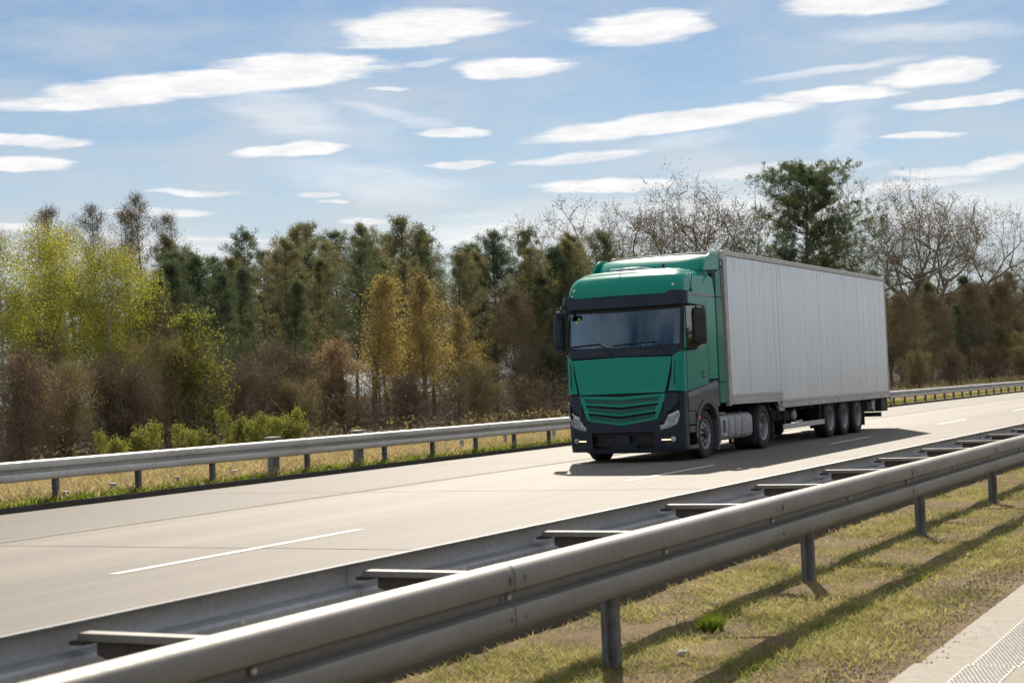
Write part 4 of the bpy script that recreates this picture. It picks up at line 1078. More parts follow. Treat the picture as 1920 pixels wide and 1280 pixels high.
m = MB()
for q in range(2):
    pass
m.box(.60, .62, .80, 1.10, 2.28, 2.9); m.build('side_curtain', simple('pale_curtain', (.22, .30, .32), .9), truck)
#@@TRAILER
# ------------------------------------------------------------------ trailer
trl = empty('box_trailer', (TX, TY, 0), label='long silver grey box trailer with low floor step, coupled behind the green tractor unit', cat='trailer')
TH, X0, X1, XK = 4.26, 2.80, 16.36, 6.36
YT = 1.275
m = MB()
m.box(X0+.02, X1-.02, -YT+.02, YT-.02, 1.16, TH-.03); m.box(XK+.02, X1-.02, -YT+.02, YT-.02, .95, 1.16)
m.build('box_body', M['frame'], trl)
m = MB(); m.box(X0, X1, -YT+.07, YT-.07, TH-.03, TH-.005); m.build('roof_sheet', M['alu'], trl)
# side panels between riveted seams
rt = random.Random(5)
npan = 22; xa = X0 + .16; xb = X1 - .10
edges = [xa + (xb-xa)*i/npan for i in range(npan+1)]
for sg in (-1, 1):
    for i in range(npan):
        a, b = edges[i]+.0015, edges[i+1]-.0015
        segs = [(a, b, 1.235 if (a+b)/2 < XK else 1.045)]
        if a < XK < b: segs = [(a, XK-.03, 1.235), (XK+.0, b, 1.045)]
        m = MB()
        for (p0, p1, zb_) in segs:
            pr_ = rt.uniform(.000, .003); P = []
            for k in range(5):
                t_ = k/4; bl = .004*math.sin(t_*PI)*rt.uniform(.4, 1.2)
                P.append([(p0+(p1-p0)*t_, sg*(YT+.002+pr_+bl*math.sin(PI*j/6)), zb_+(TH-.12-zb_)*j/6) for j in range(7)])
            m.grid(P, 0, lambda i_, j_, p_: (p_[0], sg*(YT-.018), p_[2]))
        m.build('side_panel', M['panel'], trl, angle=30)
    # rivet lines and frame
    rv = MB()
    for i in range(1, npan):
        if sg > 0: break
        for k in range(int((TH-1.4)/.075)):
            if i % 3 == 0 or k % 2 == 0: rv.box(edges[i]+.010, edges[i]+.020, sg*(YT+.0045), sg*(YT+.009), 1.3+k*.075, 1.31+k*.075)
    if sg < 0: tag(rv.build('rivets', M['rimd'], trl), kind='stuff')
    m = MB(); m.box(X0+.11, X1, sg*(YT-.06), sg*(YT+.016), TH-.11, TH); m.build('top_rail', M['frame'], trl, bevel=.012)
    m = MB(); m.box(X0, X0+.12, sg*(YT-.10), sg*(YT+.012), 1.0, TH); m.build('corner_post', M['frame'], trl, bevel=.02)
    m = MB(); m.box(X1-.09, X1, sg*(YT-.06), sg*(YT+.014), .86, TH+.02); m.build('rear_post', M['frame'], trl, bevel=.012)
    br = MB(); br.prism([(X0+.15, 1.20), (X0+.15, 1.03), (XK, 1.01), (XK, .86), (X1-.09, .86), (X1-.09, .99), (XK+.09, .99), (XK+.09, 1.20)][::1], 'y', sg*(YT-.06), sg*(YT+.010)); bro = br.build('bottom_rail', M['frame'], trl, bevel=.005)
    m = MB(); m.box(XK+.09, X1-.09, sg*YT, sg*(YT+.013), .995, 1.04); m.box(X0+.15, XK, sg*YT, sg*(YT+.013), 1.20, 1.232); m.build('rail_lip', M['alu'], trl, bevel=.004)
    m = MB()
    if sg < 0:
        x = X0+.3
        while x < X1-.2:
            if x < XK:
                for zz in (1.155, 1.065): m.box(x, x+.022, sg*(YT+.009), sg*(YT+.013), zz, zz+.022)
                x += .21 if x < XK-.6 else .075
            else:
                for zz in (.955, .895): m.box(x, x+.02, sg*(YT+.009), sg*(YT+.013), zz, zz+.018)
                x += .09 if x < XK+.9 else .24
        tag(m.build('rail_rivets', M['chassis'], trl), kind='stuff')
        for x in (8.4, 11.0, 13.4, 15.3):
            m = MB(); m.box(x, x+.07, sg*(YT+.009), sg*(YT+.022), .905, .945); m.build('side_marker', M['orange'], trl, bevel=.005)
# front wall: panel with rivets and corner marker
m = MB(); m.box(X0-.004, X0+.02, -YT+.12, YT-.12, 1.15, TH-.10); m.build('front_panel', M['alu'], trl)
m = MB(); m.box(X0-.01, X0+.06, -YT+.10, YT-.10, TH-.10, TH-.002); m.build('front_top_rail', M['frame'], trl, bevel=.01)
rv = MB()
for k in range(38): rv.box(X0-.012, X0-.003, -YT+.115, -YT+.128, 1.15+k*.08, 1.165+k*.08)
tag(rv.build('front_rivets', M['chassis'], trl), kind='stuff')
m = MB(); m.box(X0-.02, X0, -YT+.04, -YT+.09, 3.90, 4.07); m.build('front_marker', M['black'], trl, bevel=.01)
m = MB(); m.box(X0-.023, X0-.02, -YT+.052, -YT+.078, 3.93, 4.04); m.build('front_marker_lens', M['white'], trl)
# rear doors
for sg in (-1, 1):
    m = MB(); m.box(X1-.02, X1+.03, sg*.01, sg*1.2, 1.0, TH-.1); m.build('rear_door', M['panel'], trl, bevel=.01)
    for y in (.4, .9):
        m = MB(); m.tube([(X1+.05, sg*y, .98), (X1+.05, sg*y, TH-.1)], .015, 6); m.build('lock_bar', M['alu'], trl)
m = MB(); m.box(X0+.1, X1, -1.19, 1.19, 1.10, 1.15); m.box(XK, X1, -1.19, 1.19, .84, .96)
m.prism([(5.55, 1.08), (6.7, .9), (6.7, .62), (6.35, .62)], 'y', -.55, -.47); m.prism([(5.55, 1.08), (6.7, .9), (6.7, .62), (6.35, .62)], 'y', .47, .55)
for sg in (1, -1): m.box(6.5, X1-.2, sg*.47, sg*.55, .58, .84); m.box(5.95, 6.7, sg*1.0, sg*1.10, .74, .86)
for x in np.arange(6.8, 16.2, .7): m.box(x-.03, x+.03, -1.2, 1.2, .76, .85)
m.build('chassis', M['chassis'], trl)
m = MB(); m.prism([(5.78, 1.02), (6.02, 1.02), (6.30, .78), (6.62, .80), (6.62, .85), (6.36, .86), (6.34, 1.02)], 'y', -1.25, -1.18); m.build('gusset', M['frame'], trl, bevel=.008)
# landing legs
for sg in (1, -1):
    m = MB(); m.box(6.14, 6.26, sg*.93, sg*1.05, .36, .95); m.box(6.155, 6.245, sg*.945, sg*1.035, .24, .36); lg = m.build('landing_leg', M['chassis'], trl, bevel=.01)
    m = MB(); m.box(6.05, 6.35, sg*.87, sg*1.11, .21, .24); m.build('foot', M['chassis'], lg, bevel=.006)
m = MB(); m.tube([(5.86, -1.13, .86), (5.93, -1.16, .60), (5.97, -1.16, .34)], .017, 6); m.build('crank_handle', M['tank'], trl)
# side underrun bar with hangers
for sg in (1, -1):
    m = MB(); m.box(6.52, 9.90, sg*1.20, sg*1.235, .355, .475); ub = m.build('underrun_bar', M['alu'], trl, bevel=.008)
    for x in (6.75, 9.62):
        m = MB(); m.box(x, x+.05, sg*1.15, sg*1.20, .40, .86); m.build('hanger', M['chassis'], ub)
m = MB(); m.lathe([(-.3, 0), (-.3, .10), (-.27, .14), (.27, .14), (.3, .10), (.3, 0)], (7.95, -.78, .66), 20); m.build('air_tank', M['tank'], trl)
for q in range(4):
    m = MB(); m.lathe([(-.012, .146), (.012, .146)], (7.95, -.98+q*.1, .66), 20); m.build('tank_band', M['chassis'], trl)
m = MB(); m.box(7.75, 8.25, -1.16, -1.12, .475, .52); m.build('lamp_bracket', M['frame'], trl); m = MB(); m.box(8.02, 8.10, -1.175, -1.16, .47, .53); m.build('side_lamp', M['amber'], trl, bevel=.005)
m = MB(); m.box(9.0, 9.5, -.2, .9, .45, .8); m.build('pallet_box', M['chassis'], trl, bevel=.02)
for x in (10.40, 11.71, 13.02):
    for sg in (1, -1): wheel(trl, x, sg, 1.245, 'trailer', .475, .36)
    m = MB(); m.tube([(x, -1.0, .475), (x, 1.0, .475)], .075, 10); m.build('axle', M['chassis'], trl)
for sg in (1, -1):
    m = MB(); m.box(9.86, 9.89, sg*.85, sg*1.24, .25, .84); m.build('mud_flap', M['gap'], trl); m = MB(); m.box(13.62, 13.66, sg*.80, sg*1.24, .18, .84); m.build('mud_flap', M['gap'], trl)
m = MB(); m.box(15.55, 15.67, -1.2, 1.2, .34, .46); m.box(15.4, 15.62, -.62, -.54, .4, .85); m.box(15.4, 15.62, .54, .62, .4, .85); m.box(14.3, 14.5, -1.15, -.95, .52, .80); m.box(15.6, 16.3, -1.22, 1.22, .48, .84); m.build('rear_bumper', M['chassis'], trl, bevel=.01)
m = MB(); m.box(14.9, 14.98, -1.2, -1.15, .5, .86); m.box(14.60, 14.78, -1.22, -1.12, .56, .80); m.build('rear_bracket', M['tank'], trl, bevel=.01)
m = MB(); m.tube([(16.36, -1.24, .86), (16.44, -1.27, .80), (16.48, -1.28, .66), (16.42, -1.27, .58), (16.34, -1.24, .60)], .022, 7); m.build('cable_loop', M['chassis'], trl)
m = MB(); m.box(16.36, 16.42, -1.29, -1.22, .68, .76); m.build('rear_marker_lamp', M['yellow'], trl, bevel=.008)
#@@TREES
# ------------------------------------------------------------------ trees
class Tree:
    """collects woody tubes and leaf faces"""
    def __init__(s, seed):
        s.r = random.Random(seed); s.np = np.random.default_rng(seed); s.wood = MB(); s.lim = []; s.tips = []; s.tw = []
    def limb(s, pts, radii, n=6, fine=False):
        (s.lim if fine else s.wood.v is not None and []) if False else None
        (s.fine if fine else s.wood).tube(pts, radii, n, 0, False)
    def curve(s, p, d, L, n, wander, up=0.):
        pts = [p.copy()]; q = p.copy(); d = d.normalized()
        for i in range(n):
            d = (d + Vector((s.r.gauss(0, wander), s.r.gauss(0, wander), s.r.gauss(0, wander) + up))).normalized()
            q = q + d*(L/n); pts.append(q.copy())
        return pts, d
    def leaves(s, C, size, nper=4, flat=1.0):
        """C: (N,3) centres -> rhombus faces of random attitude"""
        n = len(C); r = s.np
        a = r.normal(size=(n, 3)); a /= np.linalg.norm(a, axis=1)[:, None]
        b = r.normal(size=(n, 3)); b -= (a*b).sum(1)[:, None]*a; b /= np.linalg.norm(b, axis=1)[:, None]
        sz = size*r.uniform(.6, 1.4, n)[:, None]
        return np.stack([C+a*sz, C+b*sz*.55, C-a*sz, C-b*sz*.55], 1)
    def slivers(s, C, D, L, w):
        """thin needles or twigs from C along D"""
        n = len(C); r = s.np
        D = D/np.maximum(np.linalg.norm(D, axis=1)[:, None], 1e-6)
        b = r.normal(size=(n, 3)); b -= (D*b).sum(1)[:, None]*D; b /= np.linalg.norm(b, axis=1)[:, None]
        L = (L*r.uniform(.5, 1.3, n))[:, None]; w_ = w*r.uniform(.7, 1.3, n)[:, None]
        return np.stack([C+b*w_, C-b*w_, C+D*L], 1)
def spl(pts, t_):
    x = t_*(len(pts)-1); i = min(int(x), len(pts)-2); f = x-i
    return pts[i].lerp(pts[i+1], f)

def crown_tree(name, seed, H, trunk_r, base, nb, Lfun, elev, leafsize, leafn, spread, bark_, leaf_, droop=0., twign=0, twigL=.3, tw_w=.006, wander=.05, sub=4, stems=1, twigmat=None, br=.35):
    """trunk(s) with limbs up to the top, second order branches and leaves or twigs round them"""
    T = Tree(seed); r = T.r; T.fine = MB(); centres = []; dirs = []
    for st in range(stems):
        p0 = Vector((0, 0, -.4)) if stems == 1 else Vector((r.uniform(-.5, .5), r.uniform(-.5, .5), -.4))
        d0 = Vector((r.uniform(-.04, .04), r.uniform(-.04, .04), 1)) if stems == 1 else Vector((r.uniform(-.35, .35), r.uniform(-.35, .35), 1))
        h_ = H*(1 if stems == 1 else r.uniform(.7, 1)) + .4
        tr, _ = T.curve(p0, d0, h_, 12, .022 if stems == 1 else .08, .02)
        T.wood.tube(tr, [trunk_r*(1 - .93*(i/12)**.9)*(1.25 if i == 0 else 1) for i in range(13)], 8 if stems == 1 else 5, 0, False)
        for k in range(nb//stems):
            f = base + (1-base)*((k + r.random())/(nb//stems)); f = min(f, .985)
            p = spl(tr, f); a = r.uniform(0, 2*PI); L = Lfun((f-base)/(1-base))*r.uniform(.65, 1.2); e = elev + r.uniform(-.2, .2)
            d = Vector((math.cos(a)*math.cos(e), math.sin(a)*math.cos(e), math.sin(e)))
            pts, _ = T.curve(p, d, L, 6, wander, -droop)
            r0 = max(.010, trunk_r*br*(1-f*.75))
            T.wood.tube(pts, [r0*(1-.85*i/6) for i in range(7)], 4, 0, False)
            for q in range(sub):
                t_ = r.uniform(.25, 1); c = spl(pts, t_); dd = Vector((r.gauss(0, 1), r.gauss(0, 1), r.gauss(.2, .8))) + d*1.2
                l2 = L*.32*r.uniform(.5, 1.2); p2, _ = T.curve(c, dd, l2, 3, wander*1.5, -droop*1.5)
                T.wood.tube(p2, [r0*.4*(1-.7*i/3) for i in range(4)], 3, 0, False)
                for i in range(1, 4): centres.append(p2[i]); dirs.append(dd.normalized())
            for i in range(2, 7): centres.append(pts[i]); dirs.append(d)
        centres.append(tr[-1]); dirs.append(Vector((0, 0, 1)))
    C = np.array([tuple(c) for c in centres]); D = np.array([tuple(c) for c in dirs]); g = T.np
    tm = T.wood.mesh('trunk', bark_, 60)
    parts = []
    if leafn:
        # leaves cluster: some branch ends carry many, others few, which leaves gaps in the outline
        wgt = g.gamma(1.1, 1, len(C))*(.12+np.hypot(C[:, 0], C[:, 1])); wgt /= wgt.sum()
        idx = g.choice(len(C), leafn, p=wgt)
        P = C[idx] + g.normal(size=(leafn, 3))*spread*np.array([1, 1, .8])
        if droop > .05: P[:, 2] -= np.abs(g.normal(size=leafn))*spread*1.2
        parts.append(npmesh('crown', T.leaves(P, leafsize).reshape(-1, 3), 4, [leaf_]))
    if twign:
        idx = g.integers(0, len(C), twign)
        P = C[idx] + g.normal(size=(twign, 3))*spread*.6
        Dd = D[idx] + g.normal(size=(twign, 3))*.7 + np.array([0, 0, .25])
        parts.append(npmesh('twigs', T.slivers(P, Dd, twigL, tw_w).reshape(-1, 3), 3, [twigmat or M['twig']]))
    return tm, parts

def pine(name, seed, H, tr_r, base, wid, mat, nclump=6, needle=.16, conic=.5):
    T = Tree(seed); r = T.r; g = T.np; cl = []
    tr, _ = T.curve(Vector((0, 0, -.4)), Vector((r.uniform(-.03, .03), r.uniform(-.03, .03), 1)), H+.4, 12, .02, .01)
    T.wood.tube(tr, [tr_r*(1-.9*(i/12)) for i in range(13)], 8, 0, False)
    nwh = int(H*(1-base)*3.4)
    for k in range(nwh):
        f = base + (1-base)*(k+r.random()*.6)/nwh; u_ = (f-base)/(1-base)
        L0 = wid*((1-u_)**conic)*(.45+.55*min(1, u_*4+.2))
        for b in range(r.randint(4, 6)):
            a = r.uniform(0, 2*PI); e = .12+u_*.42+r.uniform(-.2, .2); L = max(.25, L0*r.uniform(.35, 1.3))
            d = Vector((math.cos(a)*math.cos(e), math.sin(a)*math.cos(e), math.sin(e)))
            pts, _ = T.curve(spl(tr, min(f, .99)), d, L, 4, .08, .05)
            T.wood.tube(pts, [max(.008, tr_r*.2*(1-u_*.6))*(1-.8*i/4) for i in range(5)], 3, 0, False)
            if r.random() < .12: continue
            for q in range(nclump):
                t_ = r.uniform(.4, 1.1); c = spl(pts, min(t_, 1)) + Vector((r.gauss(0, .12), r.gauss(0, .12), r.gauss(.03, .08)))*(.5+L*.5); cl.append(c)
    for b in range(int(H*base*1.5)):     # dead lower limbs
        a = r.uniform(0, 2*PI); f = r.uniform(base*.35, base); d = Vector((math.cos(a), math.sin(a), r.uniform(-.2, .3))); pts, _ = T.curve(spl(tr, f), d, wid*r.uniform(.25, .6), 4, .1, 0)
        T.wood.tube(pts, [.018*(1-.8*i/4) for i in range(5)], 3, 0, False)
    C = np.array([tuple(c) for c in cl]); n = 24
    P = np.repeat(C, n, 0) + g.normal(size=(len(C)*n, 3))*.11
    D = g.normal(size=(len(P), 3)) + np.array([0, 0, .3])
    me = npmesh('crown', T.slivers(P, D, needle*1.35, needle*.10).reshape(-1, 3), 3, [mat])
    return T.wood.mesh('trunk', M['bark_pine'], 60), [me]

def big_bare(name, seed, H, r0, split=.35, buds=5000, lean=0., spreadk=1.0, depth=6, leafm='bud', tw=9000):
    """large spreading deciduous tree, nearly leafless"""
    T = Tree(seed); r = T.r; g = T.np; ends = []
    def grow(p, d, L, rad_, lev):
        pts, d2 = T.curve(p, d, L, 5, .075 if lev else .05, .045 if lev < 3 else .03)
        T.wood.tube(pts, [rad_*(1-.38*i/5) for i in range(6)], 8 if lev < 2 else (5 if lev < 4 else 3), 0, False)
        if lev >= 3:
            for i in range(1, 6): ends.append((pts[i], d2, rad_))
        if lev >= depth: return
        n = 3 if (lev < 2 or r.random() < .22) else 2
        az0 = r.uniform(0, 2*PI)
        for k in range(n):
            ang = (.30 + .42*r.random())*spreadk*(1.15 if lev < 2 else 1)
            a = az0 + 2*PI*k/n + r.uniform(-.5, .5)
            x = d2.orthogonal().normalized(); y = d2.cross(x)
            nd = d2*math.cos(ang) + (x*math.cos(a)+y*math.sin(a))*math.sin(ang)
            grow(pts[-1] if k < 2 or lev == 0 else spl(pts, r.uniform(.5, .9)), nd, L*r.uniform(.62, .86)*(1.0 if lev else .72), rad_*.62*r.uniform(.75, 1.05), lev+1)
        if lev in (1, 2, 3) and r.random() < .7:
            a = r.uniform(0, 2*PI); x = d2.orthogonal().normalized(); y = d2.cross(x); grow(spl(pts, .5), (d2*.4+(x*math.cos(a)+y*math.sin(a))).normalized(), L*.5, rad_*.35, lev+2)
    grow(Vector((0, 0, -.5)), Vector((lean, r.uniform(-.05, .05), 1)), H*split, r0, 0)
    C = np.array([tuple(e[0]) for e in ends]); D = np.array([tuple(e[1]) for e in ends])
    top = C[:, 2].max(); sc_ = H/top
    idx = g.integers(0, len(C), tw); P = C[idx] + g.normal(size=(tw, 3))*.12
    tws = npmesh('twigs', T.slivers(P, D[idx] + g.normal(size=(tw, 3))*.8 + np.array([0, 0, .2]), .55, .012).reshape(-1, 3)*sc_, 3, [M['twig']])
    wgt = (C[:, 2]/top)**2*g.gamma(.8, 1, len(C)); wgt /= wgt.sum(); idx = g.choice(len(C), buds, p=wgt)
    P = C[idx] + g.normal(size=(buds, 3))*.35
    cr = npmesh('crown', T.leaves(P, .04).reshape(-1, 3)*sc_, 4, [M[leafm]])
    T.wood.v = [tuple(q*sc_ for q in v) for v in T.wood.v]
    return T.wood.mesh('trunk', M['bark'], 60), [tws, cr]

def place(name, tpl, u, v, s=1., rz=None, label='', cat='tree', group=None, wx=1., z=None):
    rr = random.Random(int(u*131+v*17)); 
    if z is None: z = float(np.interp(v-17.95-curve_v(u), [0, 5, 9, 14, 34], [.0, -.1, -.24, -.28, -.3]))
    o = empty(name, (u, v, z), rz if rz is not None else rr.uniform(0, 6.28), label, cat, group)
    o.scale = (s*wx, s*wx, s)
    tm, parts = tpl
    link('trunk', tm, o)
    for me in parts: link(me.name.split('.')[0], me, o)
    return o
def at(x, v, y=700):
    """ground point on the line of sight through picture column x, at depth v from the camera side"""
    d = pixdir(x, y + (960-x)*.042); return d.x/d.y*v, v
oval = lambda a, b: (lambda t_: a*math.sin(min(1, max(0, t_*.9+.12))*PI)**.7 + b)
cone = lambda a, b: (lambda t_: a*(1-t_)**.8 + b)
TP = {}
TP['birch'] = [crown_tree('b', 10+i, 10, .10, .30, 52, oval(1.6, .40), .75, .038, 21000, .33, M['bark_birch'], M['birch'], droop=.09, twign=3000, twigL=.35, tw_w=.005, br=.25, twigmat=M['twigo']) for i in range(3)]
TP['ochre'] = [crown_tree('o', 20+i, 9, .11, .22, 60, cone(2.3, .12), .75, .045, 15000, .34, M['bark'], M['ochre'], droop=.0, twign=7000, twigL=.35, tw_w=.007) for i in range(2)]
TP['pine'] = [pine('p', 30+i, 12, .14, (.30, .38, .26, .46)[i], (3.0, 2.6, 3.5, 2.8)[i], M['pine' if i % 2 else 'pine2'], conic=(.45, .4, .5, .4)[i]) for i in range(4)]
TP['pinef'] = [pine('pf', 36+i, 9, .12, .10, 2.7, M['pine'], conic=.65) for i in range(2)]
TP['bigpine'] = [pine('bp', 40, 20, .30, .30, 7.4, M['pine'], 13, .28, .30)]
TP['bush'] = [crown_tree('s', 50+i, 4.6, .05, .10, 84, oval(1.1, .35), .95, .035, (2600, 3600, 5200)[i], .28, M['bark'], M['copper'] if i == 1 else M['twigo'], twign=8500, twigL=.50, tw_w=.009, stems=6, sub=4, twigmat=M['twigo'] if i == 2 else None) for i in range(3)]
TP['copper'] = [crown_tree('c', 56, 5.5, .08, .15, 64, oval(1.5, .4), .6, .045, 12000, .22, M['bark'], M['copper'], twign=5000, twigL=.3, tw_w=.008, stems=2)]
TP['shrub'] = [crown_tree('g', 60+i, 1.9, .025, .08, 50, oval(.55, .2), .8, .04, 5500, .14, M['bark'], M['shrub'], twign=800, twigL=.2, stems=5, sub=2) for i in range(2)]
TP['green'] = [crown_tree('gt', 64, 6.5, .08, .2, 50, oval(1.5, .3), .65, .06, 7000, .20, M['bark'], M['shrub'], twign=3000, stems=2)]
TP['thin'] = [crown_tree('t', 70+i, 11, .09, .35, 50, oval(1.2, .4), 1.0, .04, 2500, .2, M['bark'], M['bud'], twign=4200, twigL=.4, tw_w=.007) for i in range(2)]
TP['brown'] = [crown_tree('bt', 75+i, 9, .12, .22, 70, oval(2.1, .5), .7, .05, 6000, .34, M['bark'], M['twigo'], twign=12000, twigL=.42, tw_w=.009) for i in range(2)]
TP['bare'] = [big_bare('bb', 80+i, 18, .25, (.26, .30, .24)[i], (3400, 2200, 3400)[i], (0, .12, -.05)[i], (1.35, 1.3, 1.45)[i], tw=3400) for i in range(3)]

TREES = []
def T_(kind, i, x, v, H, label, group=None, name=None, cat='tree', rz=None, wx=1.):
    base = {'birch': 10, 'ochre': 9, 'pine': 12, 'pinef': 9, 'bigpine': 20, 'bush': 4.6, 'copper': 5.5, 'shrub': 1.9, 'green': 6.5, 'thin': 11, 'brown': 9, 'bare': 18}[kind]
    u, v = at(x, v); s = H/base
    nm = name or {'birch': 'birch_tree', 'ochre': 'budding_tree', 'pine': 'pine_tree', 'pinef': 'pine_tree', 'bigpine': 'pine_tree', 'bush': 'bare_bush', 'copper': 'copper_leaved_tree', 'shrub': 'green_shrub', 'green': 'leafing_tree', 'thin': 'bare_tree', 'brown': 'bare_tree', 'bare': 'bare_tree'}[kind]
    return place(nm, TP[kind][i], u, v, s, rz, label, cat, group, wx)
def Htop(x, y, v):
    """height of a tree at column x, depth v, whose top shows at picture row y"""
    d = pixdir(x, y); return CAMH + d.z/d.y*v + .25
def TT(kind, i, x, ytop, v, label, **k): return T_(kind, i, x, v, Htop(x, ytop, v), label, **k)
# birches at the left
TT('birch', 0, 75, 415, 46, 'tallest birch of the left clump, white trunk, yellow green leaves')
TT('birch', 1, 8, 440, 44, 'birch cut by the left edge of the picture, yellow green crown')
TT('birch', 2, 145, 425, 47, 'birch with yellow green crown and pale trunk in the middle of the left clump')
TT('birch', 0, 205, 452, 45, 'birch with leaning pale trunk at the right side of the left birch clump', rz=2.0)
TT('birch', 1, 245, 468, 46, 'brightest yellow green birch crown, rightmost of the left clump', rz=1.0)
TT('thin', 0, 185, 395, 66, 'dark leafless treetop rising behind the yellow green birches')
TT('thin', 1, 240, 408, 66, 'dark bare treetop right of the one behind the birches', rz=3)
TT('thin', 0, 275, 375, 64, 'very thin bare tree standing highest right of the birches', rz=1)
TT('thin', 1, 325, 415, 64, 'thin bare tree with upright twigs above the dark pines at left', rz=1.7)
TT('thin', 1, 110, 402, 68, 'bare treetop just showing above the second birch', rz=.7)
# middle pines
for (k, i, x, y, v, lab) in [
    ('pinef', 0, 345, 490, 52, 'low dark pine right of the birches'), ('pinef', 1, 400, 480, 54, 'dark pine with pointed top left of centre, next to the low pine'),
    ('pinef', 0, 300, 520, 50, 'short dark pine half hidden behind the yellow birch'), ('pinef', 1, 440, 505, 50, 'dense dark green pine under the taller pointed pine'),
    ('pine', 1, 487, 440, 56, 'tall pine with pointed top, first of the tall row from the left'), ('pine', 0, 548, 432, 57, 'tall pine, second of the tall row from the left'),
    ('pine', 2, 600, 425, 57, 'broad olive pine, third of the tall row'), ('pine', 3, 640, 440, 60, 'tall pine just left of the ochre tree nearest the middle'),
    ('pine', 0, 700, 425, 58, 'tall rounded pine behind the left ochre tree'), ('pine', 2, 752, 416, 58, 'tallest broad pine of the middle, behind both ochre trees'),
    ('pine', 1, 812, 436, 57, 'narrow dark pine right of the tallest middle pine'), ('pinef', 1, 862, 470, 54, 'shorter dark green pine in the dip of the skyline'),
    ('pine', 3, 930, 440, 52, 'tall slim pine with long bare trunk, left of the narrow pointed one'), ('pine', 1, 978, 438, 52, 'narrow pointed pine near the truck'),
    ('pinef', 0, 1035, 462, 48, 'dark green dense pine just left of the truck cab'), ('pinef', 1, 1085, 458, 49, 'broad dark green pine directly behind the truck mirror'),
    ('pine', 3, 900, 462, 60, 'thin pine behind the gap right of the shorter dark pine')]:
    TT(k, i, x, y, v, lab, rz=(x*.37) % 6)
# ochre trees, copper bushes
TT('ochre', 0, 700, 525, 40, 'ochre yellow budding tree with pointed top, left one of the two')
TT('ochre', 1, 795, 520, 41, 'larger ochre yellow budding tree, right one of the two', rz=1)
TT('ochre', 1, 862, 580, 43, 'shorter dull ochre tree right of the two bright ones', rz=3)
TT('copper', 0, 600, 632, 38, 'copper brown rounded bush left of the ochre trees')
TT('copper', 0, 655, 700, 37, 'small reddish brown bush at the foot of the left ochre tree', rz=2)
TT('bush', 1, 520, 640, 38, 'dark brown leafless bush left of the copper bush')
TT('bush', 0, 455, 660, 37, 'brown bush of fine bare twigs right of the pale green sapling')
TT('green', 0, 405, 580, 36, 'young tree with sparse pale green leaves in front of the dark pines')
TT('bush', 2, 330, 640, 37, 'olive brown bare bush left of the pale green sapling')
TT('bush', 0, 205, 655, 36, 'purplish brown bare bush below the birches', rz=1)
TT('bush', 1, 40, 660, 34, 'large brown bare bush at the left edge of the picture', rz=2)
TT('bush', 2, 120, 690, 35, 'low brown bush between the birch trunks', rz=4)
TT('bush', 0, 265, 700, 35, 'low bare bush right of the purplish one', rz=5)
TT('bush', 1, 760, 700, 38, 'low olive bush between the ochre trees', rz=4)
TT('bush', 2, 900, 680, 38, 'low brown bush under the slim pines', rz=3)
TT('bush', 0, 985, 700, 38, 'low twiggy bush nearest the truck cab on its left', rz=2.5)
TT('bush', 2, 555, 715, 36, 'low dark bush before the copper one', rz=1.2)
for (x, y, v, i, lab) in [(200, 810, 25.5, 0, 'bright green shrub above the rail, leftmost of the low ones'), (268, 790, 26, 1, 'wide bright green shrub above the rail right of the leftmost'),
    (340, 792, 27, 0, 'green shrub above the rail under the pale green sapling'), (372, 803, 26, 1, 'small green shrub close right of the one under the sapling'), (434, 765, 27, 0, 'tall narrow green shrub left of the yellow pair'),
    (495, 775, 25, 1, 'small yellow green shrub left of the capped post'), (528, 768, 25.4, 0, 'small yellow green shrub behind the capped post'), (548, 785, 25, 1, 'tiny yellow green shrub just right of the capped post')]:
    TT('shrub', i, x, y, v, lab, cat='shrub', rz=x % 6, wx=.6)
# right of and above the trailer
TT('bare', 0, 1110, 372, 60, 'spreading bare tree showing above the cab roof spoiler')
TT('bare', 1, 1185, 385, 62, 'bare tree between the cab and the tall crown over the trailer', rz=2)
TT('bare', 2, 1325, 325, 58, 'tall bare crown with thin green haze of buds above the trailer front', rz=1)
TT('bare', 0, 1275, 360, 60, 'bare tree left beside the tallest crown above the trailer', rz=3.3)
TT('bare', 0, 1395, 372, 66, 'faint bare crown between the tallest bare tree and the big pine', rz=4.4)
TT('bigpine', 0, 1520, 330, 44, 'big dark green pine with layered crown towering over the trailer')
TT('bare', 1, 1610, 330, 58, 'bare tree with long limbs right beside the big pine', rz=.3)
TT('bare', 2, 1700, 342, 60, 'tall bare tree above the rear end of the trailer', rz=2.6)
TT('bare', 0, 1765, 358, 56, 'large bare tree with crooked limbs right of the trailer', rz=5.1)
TT('bare', 1, 1830, 385, 55, 'leaning bare tree near the right edge', rz=2.2)
TT('bare', 2, 1925, 435, 52, 'bare tree with low sweeping limbs cut by the right edge', rz=.9)
for (k, i, x, y, v, lab) in [('brown', 0, 1700, 560, 34, 'olive brown bushy tree right beside the rear of the trailer'), ('brown', 1, 1755, 560, 40, 'brown bushy tree second from the trailer at right'),
    ('pinef', 0, 1790, 570, 46, 'dark small pine among the brown trees at right'), ('brown', 0, 1830, 545, 44, 'brown twiggy tree below the leaning bare tree'), ('brown', 1, 1885, 540, 46, 'brown twiggy tree near the right edge'),
    ('bush', 0, 1850, 640, 34, 'low greenish bush behind the rail at right'), ('bush', 2, 1910, 650, 36, 'low bush behind the rail at the right edge'), ('bush', 1, 1780, 650, 33, 'low twiggy bush behind the rail right of the trailer'),
    ('green', 0, 1900, 620, 44, 'young green leafing tree at the right edge behind the rail'), ('bush', 2, 1720, 660, 30, 'low olive bush closest to the trailer rear')]:
    TT(k, i, x, y, v, lab, rz=(x*.71) % 6)
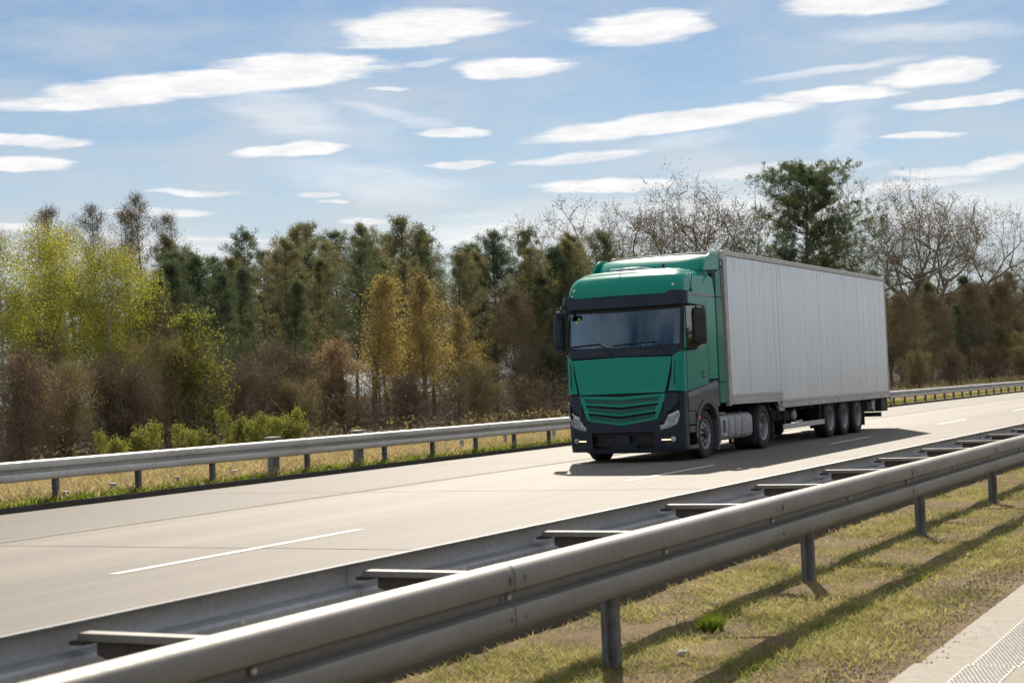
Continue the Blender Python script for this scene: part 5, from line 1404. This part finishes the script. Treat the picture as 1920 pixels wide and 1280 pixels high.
# the mass of the wood behind: many trees nobody could single out
rb = random.Random(77)
n = 0
for (v, du) in ((47, 4.4), (53, 3.5), (61, 4.4), (73, 6.5)):
    u = v*.80
    while u < v*7.2 and u < 430:
        uu = u + rb.uniform(-1.5, 1.5); vv = v + rb.uniform(-2.5, 2.5); x = uu/vv
        far_ = uu > 110
        kind = rb.choice(['pine', 'pine', 'pine', 'pinef', 'brown', 'pinef', 'pine', 'brown'] if not far_ else ['brown', 'brown', 'thin', 'bush', 'brown', 'pinef'])
        i = rb.randrange(len(TP[kind]))
        base = {'pine': 12, 'pinef': 9, 'brown': 9, 'thin': 11, 'bush': 4.6}[kind]
        xp = 960 + FPX*math.tan(AZ - math.atan2(vv, uu))
        yr = {'pine': (442, 492), 'pinef': (475, 540), 'brown': (505, 590), 'thin': (490, 560), 'bush': (560, 620)}[kind]
        if xp < 330 or uu > 118: pass
        elif v == 53: kind = 'pine' if rb.random() < .75 else 'pinef'; i = rb.randrange(len(TP[kind])); base = {'pine': 12, 'pinef': 9}[kind]; yr = {'pine': (442, 492), 'pinef': (475, 540)}[kind]
        if xp < 330: yr = (yr[0]+55, yr[1]+55)
        if xp > 1150: yr = (yr[0]-5, yr[1]-15)
        if xp > 1650: yr = (yr[0]+35, yr[1]+35)
        H = Htop(xp, rb.uniform(*yr), vv)
        grp = {'pine': ('pines massed in the wood', 'pine_tree', 'pine among the many massed deep in the wood'), 'pinef': ('short pines massed in the wood', 'pine_tree', 'short pine among those massed deep in the wood')}.get(kind, ('brown bare trees massed in the wood', 'bare_tree', 'brown bare tree among the many massed deep in the wood'))
        place(grp[1], TP[kind][i], uu, vv, H/base, None, grp[2], 'tree', grp[0]); n += 1
        u += du*(1 if u < 120 else 2.2)
# undergrowth that closes the wood near the ground
g = np.random.default_rng(9); N = 130000
U = np.concatenate([g.uniform(18, 120, N//2), g.uniform(60, 420, N//2)]); Vv = g.uniform(33, 74, N)
cv_ = np.array([0 if a < 40 else (-.00026*(a-40)**2 if a < 110 else -1.274-.0364*(a-110)) for a in U])
hh = 1.2 + 2.4*np.clip(.5+.5*fld(U, Vv, .21, 1), 0, 1) + .8*fld(U, Vv, .7, 2)
Z = -.3 + g.random(N)**1.3*np.maximum(hh, .3)
Tt = Tree(3); C = np.stack([U, Vv+cv_*.6, Z], 1)
tag(link('undergrowth', npmesh('undergrowth', Tt.slivers(C, g.normal(size=(N, 3))+np.array([0, 0, .9]), .62, .013).reshape(-1, 3), 3, [M['twig']])), kind='stuff')
g = np.random.default_rng(11); N = 22000
U = g.uniform(18, 260, N); Vv = g.uniform(26.5, 36, N); k_ = g.random(N) < np.clip(.35+.7*fld(U, Vv, .33, 3), .03, 1); U, Vv = U[k_], Vv[k_]; N = len(U)
C = np.stack([U, Vv, -.25+g.random(N)*.8], 1)
tag(link('low_scrub', npmesh('low_scrub', Tt.leaves(C, .09).reshape(-1, 3), 4, [M['twigo']])), kind='stuff')
g = np.random.default_rng(12); N = 26000
U = g.uniform(-160, 420, N); Vv = -g.uniform(42, 52, N); hh = 7.2 + 1.6*fld(U, Vv, .23, 1) + .8*fld(U, Vv, 1.1, 4)
C = np.stack([U, Vv, -.3+g.random(N)*hh], 1)
tag(link('far_wood', npmesh('far_wood', Tt.leaves(C, .75).reshape(-1, 3), 4, [M['pine2']])), kind='stuff')
